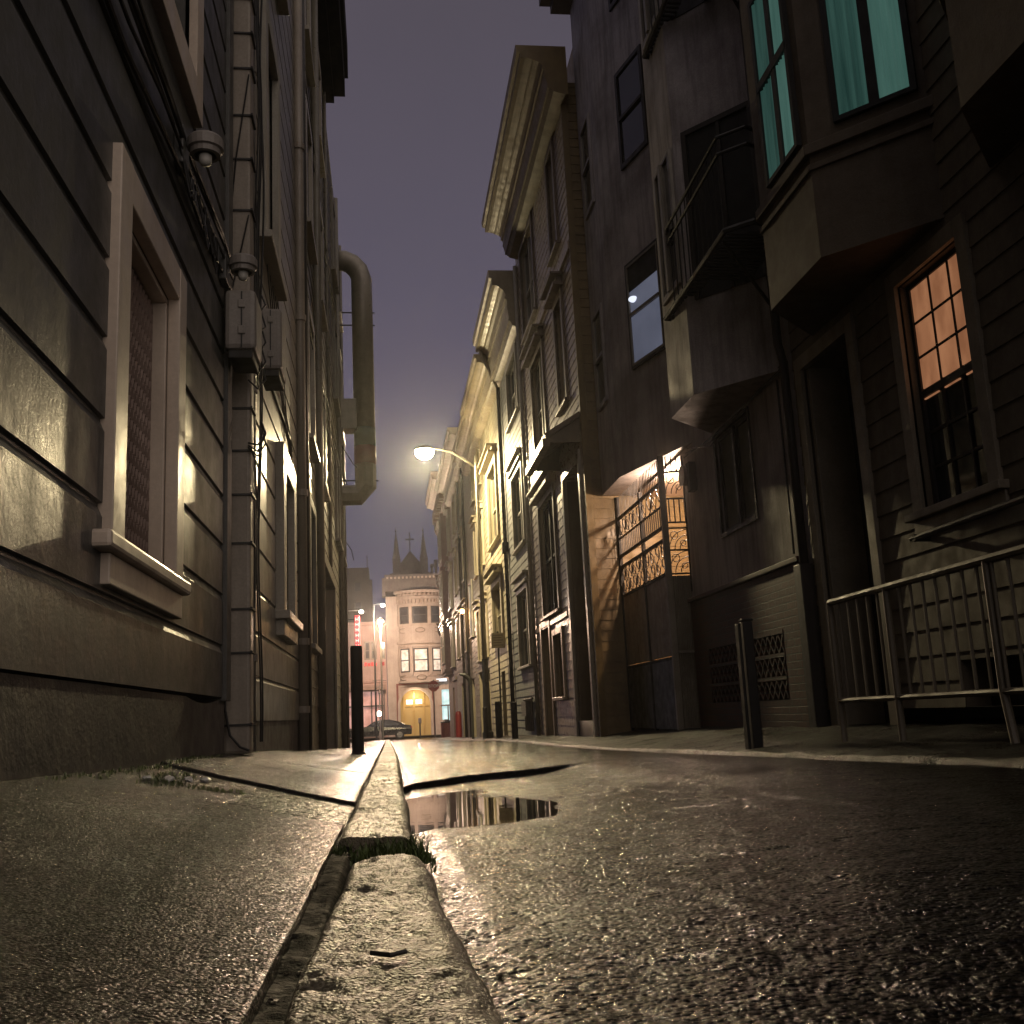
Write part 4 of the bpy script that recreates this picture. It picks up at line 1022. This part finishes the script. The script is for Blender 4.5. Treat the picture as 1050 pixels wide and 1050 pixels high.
for z0, z1 in ((3.15,5.3),(6.95,8.45)):
    for t0 in (.0, .30, .65, .945): band(z0, z1, .09, stone_far, 'pilaster', t0, t0+.055, 3, bay_)
for k in range(15): band(8.68, 8.98, .16, stone_far, 'bracket', .01+k*.066, .035+k*.066, 2, bay_)
# parapet and cornice
s = MB()
for i in range(28):
    A, B = arc(i/28, .35), arc((i+1)/28, .35); s.hexa([(*A,9.45),(*B,9.45),(B[0],Yb,9.45),(A[0],Yb,9.45),(*A,9.65),(*B,9.65),(B[0],Yb,9.65),(A[0],Yb,9.65)])
    A, B = arc(i/28, .2), arc((i+1)/28, .2)
    if i % 2 == 0: s.hexa([(*A,9.25),(*B,9.25),(B[0],Yb,9.25),(A[0],Yb,9.25),(*A,9.45),(*B,9.45),(B[0],Yb,9.45),(A[0],Yb,9.45)])
obj('cornice', s, stone_far, h)
s = MB(); s.box(.1,9,Yb-.4,Yb+3,9.65,10.75); s.box(.05,9,Yb-.5,Yb+3,10.75,10.95); s.box(-.15,.1,Yb-.5,Yb+1,9.3,10.7)
obj('parapet', s, stone_dark, h)
s = MB()
for k in range(20): s.box(.2+.3*k,.35+.3*k,Yb-.55,Yb-.5,10.62,10.78)
obj('dentils', s, stone_far, h)
# arch and doors
s = MB()
n = 20; cxa, Ra = 2.17, 1.15
for i in range(n):
    a0, a1 = PI*i/n, PI*(i+1)/n
    q = [(cxa+r*math.cos(a), Yb-.1, .95+r*math.sin(a)) for r, a in ((Ra,a0),(Ra+.2,a0),(Ra+.2,a1),(Ra,a1))]; s.prism(q, (0,.5,0))
s.box(cxa-Ra-.2,cxa-Ra,Yb-.1,Yb+.4,-1.4,.95); s.box(cxa+Ra,cxa+Ra+.2,Yb-.1,Yb+.4,-1.4,.95)
obj('arch', s, stone_far, h, bevel=.01)
s = MB(); 
for i in range(n):
    a0, a1 = PI*i/n, PI*(i+1)/n
    s.quad((cxa+1.36*math.cos(a0),Yb+.05,.95+1.36*math.sin(a0)),(cxa+1.36*math.cos(a1),Yb+.05,.95+1.36*math.sin(a1)),(cxa+1.36*math.cos(a1),Yb+.05,2.35),(cxa+1.36*math.cos(a0),Yb+.05,2.35))
obj('spandrel', s, stone_far, h)
d = obj('double_door', MB().box(1.0,3.35,Yb+.5,Yb+.56,-1.4,2.25), emit('lit_ochre_door', (.62,.40,.13), .22), h)  # door colour emits a little so the entrance looks lit
s = MB()
for a in (1.25, 2.0, 2.75): s.box(a,a+.13,Yb+.42,Yb+.5,-1.4,2.0)
s.box(1.25,3.2,Yb+.43,Yb+.5,.82,.95); obj('frame', s, yellow_door, d)
s = MB(); s.box(1.48,1.98,Yb+.46,Yb+.49,1.0,1.35); s.box(2.2,2.7,Yb+.46,Yb+.49,1.0,1.35); obj('transom', s, emit('lit_transom', (1,.92,.7), 1.6), d)
obj('door_surround', MB().box(.75,.9,Yb-.06,Yb+.02,-1.4,2.45).box(3.45,3.62,Yb-.06,Yb+.02,-1.4,2.45).box(.75,3.62,Yb-.065,Yb+.02,2.455,2.58), red_band, h)
obj('shop_window', MB().fbox(fr, 4.2, 5.6, -.32, -.28, -1.3, 2.0), emit('lit_cool_shop', (.62,.85,.85), 1.15, (.3,.5,.5), (1,1,1), 1.5), h)
s = MB(); s.fbox(fr, 4.1, 5.7, -.28, .06, .75, .85); s.fbox(fr, 4.62, 4.7, -.28, .06, -1.3, .75); s.fbox(fr, 5.0, 5.3, -.27, .0, -1.0, .7); obj('shop_frame', s, stone_dark, h)
s = MB().fbox(fr, 3.4, 4.6, .1, .5, 2.62, 2.82); obj('shop_light', s, emit('lit_fascia', (.85,.92,1), 1.1), h)

# church behind
t = thing('church', 'dark stone church gable with cross and two spires above the rooftops', 'church', (2.6, 100, -1.4))
s = MB().box(.6,4.7,100,112,-1.5,13.9); s.prism([(.9,100,13.9),(4.4,100,13.9),(2.62,100,16.1)], (0,12,0)); obj('nave', s, church_mat, t)
for xx in (1.28, 3.95):
    s = MB(); s.box(xx-.38,xx+.38,99.6,100.4,-1.5,15.3); tw = obj('tower', s, church_mat, t)
    s = MB(); s.lathe((xx,100,15.3), [(.42,0),(.3,.5),(.17,1.7),(.05,2.5),(.02,3.0)], 8); obj('spire', s, church_mat, tw)
    s = MB().ball((xx,100,18.1), .1, 8); s.lathe((xx,100,18.15), [(.02,0),(.02,.35)], 6); obj('finial', s, church_mat, tw)
s = MB(); s.box(2.57,2.67,99.9,100,16.0,17.9); s.box(2.2,3.05,99.9,100,17.15,17.28); obj('cross', s, church_mat, t)
s = MB()
for k in range(4): s.box(1.75+.15*k, 1.95+.15*k, 99.85,100, 13.9+.35*k, 14.15+.35*k); s.box(3.3-.15*k, 3.5-.15*k, 99.85,100, 13.9+.35*k, 14.15+.35*k)
obj('coping', s, church_mat, t)
# chimneys on the roof line
for xx in (4.25, 4.6): solo('chimney_pot', MB().lathe((xx,90,11), [(.14,0),(.12,1.9),(.17,1.95),(.17,2.2 + .4*(xx > 4.5)),(.1,2.25)], 10), church_mat, 'small chimney pot standing right of the church spires' if xx < 4.5 else 'taller chimney pot at the far right of the church spires', 'chimney', (xx,90,11))
# dark tower building
h = thing('tower_block', 'dark tower block with antenna beyond the pink building', 'building', (-4, 90, -1.4))
fr = FS(90.0); ops = []
for r in range(6): ops.append(window(h, fr, -2.6, -1.95, 2.2+1.75*r, 3.1+1.75*r, tower_mat, tower_mat, pane_far, tw=.05, td=.02, double=False, sill=False))
s = MB(); facade(s, fr, -9, -1.28, flat(-1.5, 13.1), ops); shell(s, fr, -9, -1.28, -1.5, 13.1, 9); obj('wall', s, tower_mat, h)
s = MB().box(-1.4,-1.02,89.9,92,-1.5,12); obj('buttress', s, tower_mat, h)
obj('antenna', MB().tube([(-1.42,90.2,13.1),(-1.42,90.2,14.2)], .04, 6), tower_mat, h)

# vertical neon sign
t = thing('neon_sign', 'tall red neon blade sign at the left edge of the far street', 'sign', (-1.9, 72, 5))
obj('board', MB().box(-2.08,-1.72,71.9,72.1,4.7,7.15), emit('lit_red_neon', (.75,.035,.05), .95), t, bevel=.03)
s = MB()
for k in range(6):
    z0 = 6.75-.37*k; s.box(-2.02,-1.98,71.86,71.9,z0,z0+.24); s.box(-1.86,-1.82,71.86,71.9,z0,z0+.24); s.box(-1.98,-1.86,71.86,71.9,z0+.1,z0+.14)
obj('letters', s, emit('lit_sign_letters', (1,.62,.6), 1.3), t)
obj('bracket', MB().tube([(-2.1,72,6.9),(-4.2,72,6.9)], .05, 6), black_metal, t)

# street lamps of the cross street
def far_lamp(x, y, z, c, e, label, r=.19, arm=None):
    t = thing('street_lamp', label, 'street lamp', (x, y, -1.4), 'lamps of the far street')
    if arm:
        obj('pole', MB().tube([(arm,y,-1.45),(arm,y,z+.05)], .07, 10), pole_dark, t); obj('arm', MB().tube([(arm,y,z+.05),(x,y,z+.12)], .04, 8), pole_dark, t)
    else:
        obj('pole', MB().tube([(x,y,-1.45),(x,y,z-.1)], .07, 10), pole_metal, t); obj('cap', MB().lathe((x,y,z+.1), [(.2,0),(.12,.12),(.003,.16)], 12), pole_dark, t)
    obj('globe', MB().ball((x,y,z), r, 14, .75), emit('lit_street_globe', c, e), t, smooth=True)
far_lamp(-.31, 72, 6.68, (1,.62,.24), 22, 'orange globe street lamp before the pink building', .22)
far_lamp(-.12, 73, 7.9, (1,.93,.8), 9, 'white street lamp on a mast arm above the orange one', .17, -.75)
far_lamp(-1.62, 72.5, 7.45, (1,.93,.8), 9, 'white street lamp beside the top of the red neon sign', .17, -3.2)
t = thing('lamp_post', 'ornamental lamp post with glowing globe in front of the pink shopfront', 'lamp', (-.5, 75, -1.4))
obj('post', MB().lathe((-.5,75,-1.45), [(.15,0),(.12,.4),(.06,.6),(.05,3.2),(.1,3.3),(.04,3.5),(.02,4.0)], 12), stone_dark, t)
s = MB(); s.tube([(-1.0,75,2.7),(-.5,75,2.75),(.0,75,2.7)], .03, 6); s.tube([(-.75,75,2.2),(-.5,75,2.3),(-.25,75,2.2)], .025, 6); obj('cross_arm', s, stone_dark, t)
obj('globe', MB().ball((-.56,74.7,.38), .2, 12), emit('lit_shop_globe', (1,.88,.7), 6), t, smooth=True)

# parked car in the cross street
def car(x0, x1, y, z, label):
    t = thing('parked_car', label, 'car', ((x0+x1)/2, y, z)); L = x1-x0; W = 1.75
    prof = [(0,.35),(.0,.62),(.03,.78),(.16,.90),(.30,.98),(.42,1.32),(.52,1.42),(.66,1.42),(.80,1.25),(.90,1.02),(.985,.95),(1,.75),(.995,.35)]
    s = MB(); n = len(prof)
    rows = []
    for k, (yy, sc, zs) in enumerate(((-W/2,.97,0),(-W/2+.05,1,0),(-W/2+.18,1,.05),(W/2-.18,1,.05),(W/2-.05,1,0),(W/2,.97,0))):
        b = len(s.v); tuck = .0
        for u, zz in prof:
            ty = yy*(1-.16*max(0, (zz-.9)/.5)); s.v.append((x0+L*(.5+(u-.5)*sc), y+ty, z+(.35+(zz-.35)*(.96 if k in (0,5) else 1))))
        rows.append(b)
    for a, c in zip(rows, rows[1:]):
        for i in range(n): j = (i+1) % n; s.f.append((a+i, a+j, c+j, c+i))
    s.f.append(tuple(rows[0]+i for i in range(n))); s.f.append(tuple(rows[-1]+i for i in range(n-1, -1, -1)))
    obj('body', s, car_paint, t, smooth=False, bevel=.03)
    s = MB(); yy = y-W/2*.93-.012
    s.prism([(x0+L*.36,yy,z+1.0),(x0+L*.45,yy+.04,z+1.30),(x0+L*.57,yy+.05,z+1.36),(x0+L*.57,yy,z+1.0)], (0,.03,0)); s.prism([(x0+L*.585,yy,z+1.0),(x0+L*.585,yy+.05,z+1.36),(x0+L*.70,yy+.05,z+1.33),(x0+L*.82,yy,z+1.03)], (0,.03,0))
    obj('side_window', s, pane_far, t)
    for u in (.19, .81):
        for yy in (y-W/2+.1, y+W/2-.1):
            wv = obj('wheel', MB().tube([(x0+L*u,yy-.12,z+.33),(x0+L*u,yy+.12,z+.33)], .33, 20), tyre_mat, t)
            obj('rim', MB().tube([(x0+L*u,yy-.13,z+.33),(x0+L*u,yy-.115,z+.33)], .21, 14), chrome, wv)
    obj('tail_light', MB().box(x1-.12,x1+.01,y-.85,y-.55,z+.78,z+.9), red_paint, t); obj('headlight', MB().box(x0-.01,x0+.15,y-.84,y-.5,z+.64,z+.75), white_paint, t)
    obj('door_handle', MB().box(x0+L*.52,x0+L*.56,y-W/2-.01,y-W/2+.03,z+.88,z+.91), chrome, t)
car(-2.9, 1.75, 76.2, -1.48, 'dark saloon car parked across the end of the alley')
t = thing('parking_meter', 'slim dark parking meter beside the parked car', 'meter', (2.3, 74.5, -1.45))
obj('post', MB().tube([(2.3,74.5,-1.5),(2.3,74.5,-.45)], .05, 8), black_metal, t); obj('head', MB().box(2.19,2.41,74.4,74.6,-.45,-.05), stone_dark, t, bevel=.05)
# stop sign
t = thing('stop_sign', 'red octagonal stop sign at the far alley mouth', 'sign', (3.0, 66.5, -1.4))
obj('post', MB().tube([(3.0,66.55,-1.45),(3.0,66.55,2.3)], .04, 8), stone_dark, t)
s = MB().prism([(3.0+.36*math.cos(PI/8+PI*k/4), 66.5, 1.9+.36*math.sin(PI/8+PI*k/4)) for k in range(8)], (0,.02,0)); pl = obj('plate', s, red_paint, t)
cu = bpy.data.curves.new('stop_text', 'FONT'); cu.body = 'STOP'; cu.size = .26; cu.align_x = 'CENTER'; cu.align_y = 'CENTER'; cu.extrude = .002
to = bpy.data.objects.new('stop_text', cu); col.objects.link(to); bpy.context.view_layer.update()
me = bpy.data.meshes.new_from_object(to.evaluated_get(bpy.context.evaluated_depsgraph_get())); bpy.data.objects.remove(to)
lt = bpy.data.objects.new('lettering', me); col.objects.link(lt); lt.parent = pl; lt.location = Vector((3.0,66.49,1.9))-t.location; lt.rotation_euler = (PI/2,0,0); me.materials.clear(); me.materials.append(white_paint)
# bin and clutter at the far corner
t = thing('litter_bin', 'dark red litter bin at the far right corner', 'bin', (3.75, 67, -1.45))
obj('body', MB().lathe((3.72,67,-1.48), [(.25,0),(.3,.05),(.33,1.0),(.3,1.05)], 14), red_band, t); obj('lid', MB().lathe((3.72,67,-.43), [(.34,0),(.34,.06),(.2,.2),(.003,.22)], 14), black_metal, t)

# ================================================================== grass and debris
def blades(cx, cy, rx, ry, n, H, zf, s):
    for i in range(n):
        a = random.random()*2*PI; r = math.sqrt(random.random()); x = cx+rx*r*math.cos(a); y = cy+ry*r*math.sin(a); z = zf(x, y)
        hh = H*random.uniform(.4, 1.1); th = random.random()*2*PI; w = random.uniform(.0015, .0032); bx, by = math.cos(th)*hh*.5, math.sin(th)*hh*.5; px, py = -math.sin(th)*w, math.cos(th)*w
        s.quad((x-px,y-py,z),(x+px,y+py,z),(x+px*.7+bx*.4,y+py*.7+by*.4,z+hh*.65),(x-px*.7+bx*.4,y-py*.7+by*.4,z+hh*.65))
        n0 = len(s.v); s.v += [(x-px*.7+bx*.4,y-py*.7+by*.4,z+hh*.65),(x+px*.7+bx*.4,y+py*.7+by*.4,z+hh*.65),(x+bx,y+by,z+hh)]; s.f.append((n0,n0+1,n0+2))
zk = lambda x, y: float(zKL(y))-.055
s = MB()
for k in range(64): blades(random.uniform(-.12, .065), random.uniform(1.97, 2.2), .014, .014, 13, random.uniform(.012, .046), lambda x, y: float(zKL(y))-.032, s)
blades(-.03, 2.09, .09, .10, 260, .022, zk, s); blades(-.1, 1.9, .014, .25, 150, .022, zk, s); blades(.07, 2.12, .02, .12, 40, .018, zk, s)
for k in range(26):
    yy = 2.3+k*.22; blades(-.125, yy, .02, .15, 40, .02+.012*random.random(), lambda x, y: float(zKL(y))-.05, s)
o = obj('grass', s, grass_mat); o['kind'] = 'stuff'; o['label'] = 'short dark grass growing in the broken kerb joint'
s = MB(); zz = lambda x, y: float(z_left(np.array([x]), np.array([y]))[0])
blades(-.72, 3.6, .07, .35, 170, .016, zz, s); blades(-.6, 3.42, .16, .05, 120, .014, zz, s); blades(-.865, 4.2, .03, 1.5, 320, .014, zz, s)
o = obj('grass', s, grass_mat); o['kind'] = 'stuff'; o['label'] = 'low weeds at the foot of the grey wall'
def rock(x, y, z, r, n=9):
    s = MB(); pr = [(.002,-r*.4),(r*.8,-r*.3),(r,.1*r),(r*.7,.5*r),(.002,.65*r)]; s.lathe((x,y,z), pr, n)
    s.v = [(v[0]+random.uniform(-.25,.25)*r, v[1]+random.uniform(-.25,.25)*r, v[2]+random.uniform(-.12,.12)*r) for v in s.v]; return s
s = MB()
def merge(s, o): n = len(s.v); s.v += o.v; s.f += [tuple(i+n for i in f) for f in o.f]
for k in range(70):
    x = random.uniform(-.85, -.2); y = random.uniform(.9, 5); merge(s, rock(x, y, zz(x, y), random.uniform(.0008, .002), 6))
for k in range(60):
    y = random.uniform(.9, 4); x = random.uniform(-.13, -.08); merge(s, rock(x, y, float(zKL(y))-.02, random.uniform(.003, .008), 6))
o = obj('grit', s, kerb_mat); o['kind'] = 'stuff'; o['label'] = 'small grit and crumbs scattered over the pavement'
for k, (x, y, r) in enumerate(((-.7,3.5,.02),(-.66,3.62,.016),(-.62,3.7,.018),(-.75,3.42,.013))):
    solo('paper_scrap', rock(x, y, zz(x, y)+.005, r), white_paint, 'pale scrap of paper lying in the weeds by the grey wall', 'litter', (x, y, zz(x, y)), 'paper scraps in the weeds')
solo('stone', rock(-.72, 1.98, zz(-.72, 1.98)+.006, .016), black_metal, 'dark lump lying on the left pavement in front of the slab patch', 'stone', (-.72,1.98,-.15))
solo('twig', tubes([[(-.02,1.02,-.212),(-.002,1.0,-.211),(.012,1.01,-.211)]], .0022, 5), dark_wood, 'dark twig on the near kerb stone', 'twig', (0,1.1,-.21))

# ================================================================== lights
def directional(l, d0, pw, boost, base):
    """street-lantern optics: more light along the street than below the head"""
    l.use_nodes = True; nt = l.node_tree; em = nt.nodes['Emission']
    g = nt.nodes.new('ShaderNodeTexCoord'); v = nt.nodes.new('ShaderNodeVectorMath'); v.operation = 'DOT_PRODUCT'
    lk(nt, g.outputs['Normal'], v.inputs[0]); v.inputs[1].default_value = Vector(d0).normalized()
    m = math2(nt, 'MAXIMUM', v.outputs['Value'], 0.0); p = math2(nt, 'POWER', m, pw)
    sx = nt.nodes.new('ShaderNodeSeparateXYZ'); lk(nt, g.outputs['Normal'], sx.inputs[0])
    cut = mapr(nt, sx.outputs['Z'], -.2, .10, 1.0, .13)
    lk(nt, math2(nt, 'MULTIPLY', cut, math2(nt, 'ADD', math2(nt, 'MULTIPLY', p, boost), base)), em.inputs['Strength'])
def point(name, loc, c, e, r=.1):
    l = bpy.data.lights.new(name, 'POINT'); l.color = c; l.energy = e; l.shadow_soft_size = r
    o = bpy.data.objects.new(name, l); o.location = loc; col.objects.link(o); return l
l = point('street_lamp_light', LAMP + Vector((0,0,-.3)), (1.0,.79,.44), 700, .16)
directional(l, (.02,-1,-.18), 6, 1.4, 7.2)
point('porch_light', (4.4,14.7,3.33), (1.0,.70,.50), 260, .07)
point('far_orange_light', (-.31,71.7,6.3), (1,.65,.43), 5000, .2)
point('far_white_light', (-.12,72.7,7.6), (1,.9,.75), 500, .2)
point('far_white_light', (-1.62,72.2,7.15), (1,.9,.75), 500, .2)
point('row_house_light', (3.1,41.3,3.95), (1,.5,.18), 60, .1)
point('doorway_fill_light', (2.17,79.75,1.6), (1,.82,.55), 90, .1)  # added lamp without a fixture, brightens the arched entrance
point('shop_globe_light', (-.56,74.4,.38), (1,.85,.7), 60, .15)

# world: dim overcast city night sky, with added fill brightness overhead and behind
wd = bpy.data.worlds.new('World'); scene.world = wd; wd.use_nodes = True; nt = wd.node_tree
bg = nt.nodes['Background']
g = nt.nodes.new('ShaderNodeTexCoord'); sp = nt.nodes.new('ShaderNodeSeparateXYZ'); lk(nt, g.outputs['Generated'], sp.inputs[0])
cr = nt.nodes.new('ShaderNodeValToRGB'); e = cr.color_ramp.elements
e[0].position = 0; e[0].color = (.066,.070,.110,1); e[1].position = 1; e[1].color = (.34,.29,.27,1)
for pos, c in ((.12,(.068,.070,.115)), (.30,(.105,.093,.138)), (.5,(.090,.079,.107)), (.66,(.073,.064,.080)), (.80,(.17,.15,.15))):
    x = e.new(pos); x.color = (*c, 1)
lk(nt, sp.outputs['Z'], cr.inputs[0])
nz = noise(nt, g.outputs['Generated'], 2.2, 5)
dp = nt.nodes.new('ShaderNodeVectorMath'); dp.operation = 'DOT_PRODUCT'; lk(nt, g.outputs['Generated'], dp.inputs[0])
dp.inputs[1].default_value = Vector((.55, -.74, .38)).normalized()      # added sky fill behind and to the right, brightens the left walls
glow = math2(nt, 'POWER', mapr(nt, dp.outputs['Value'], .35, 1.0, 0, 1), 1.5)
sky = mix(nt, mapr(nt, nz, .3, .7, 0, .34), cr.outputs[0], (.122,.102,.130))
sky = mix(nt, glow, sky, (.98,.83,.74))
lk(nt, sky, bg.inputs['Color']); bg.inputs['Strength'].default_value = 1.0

hm = bpy.data.materials.new('halo_haze'); hm.use_nodes = True; ht = hm.node_tree; ht.nodes.remove(ht.nodes['Principled BSDF'])
pv = ht.nodes.new('ShaderNodeVolumePrincipled'); pv.inputs['Color'].default_value = (.9,.9,.92,1); pv.inputs['Density'].default_value = HAZE; pv.inputs['Anisotropy'].default_value = .88
ht.links.new(pv.outputs[0], ht.nodes['Material Output'].inputs['Volume'])
if HAZE:  # air volume added to give the street lamp a halo
    hz = obj('haze', MB().box(-60, 60, -30, 140, -2.8, 24), hm); hz['kind'] = 'stuff'; hz['label'] = 'thin haze added through the alley for a halo round the lamps'
# ------------------------------------------------------------------ camera
F, C = 1050., 525.
d2 = Vector(((397-C)/F, -(737-C)/F, -1)).normalized()
up = Vector(((250-C)/F, (C+5300)/F, -1)); up = (up - d2*up.dot(d2)).normalized(); rt = d2.cross(up)
cam = bpy.data.cameras.new('camera'); cam.sensor_width = 36; cam.lens = 36*F/1050; cam.clip_start = .02; cam.clip_end = 3000
co = bpy.data.objects.new('camera', cam); col.objects.link(co)
co.matrix_world = Matrix((rt, d2, up)).to_4x4()
scene.camera = co
scene.view_settings.view_transform = 'Standard'; scene.view_settings.look = 'None'; scene.view_settings.gamma = 1; scene.view_settings.exposure = 0
scene.cycles.use_denoising = True; scene.cycles.max_bounces = 6; scene.cycles.sample_clamp_indirect = 4; scene.cycles.sample_clamp_direct = 0
scene.cycles.caustics_reflective = False; scene.cycles.caustics_refractive = False
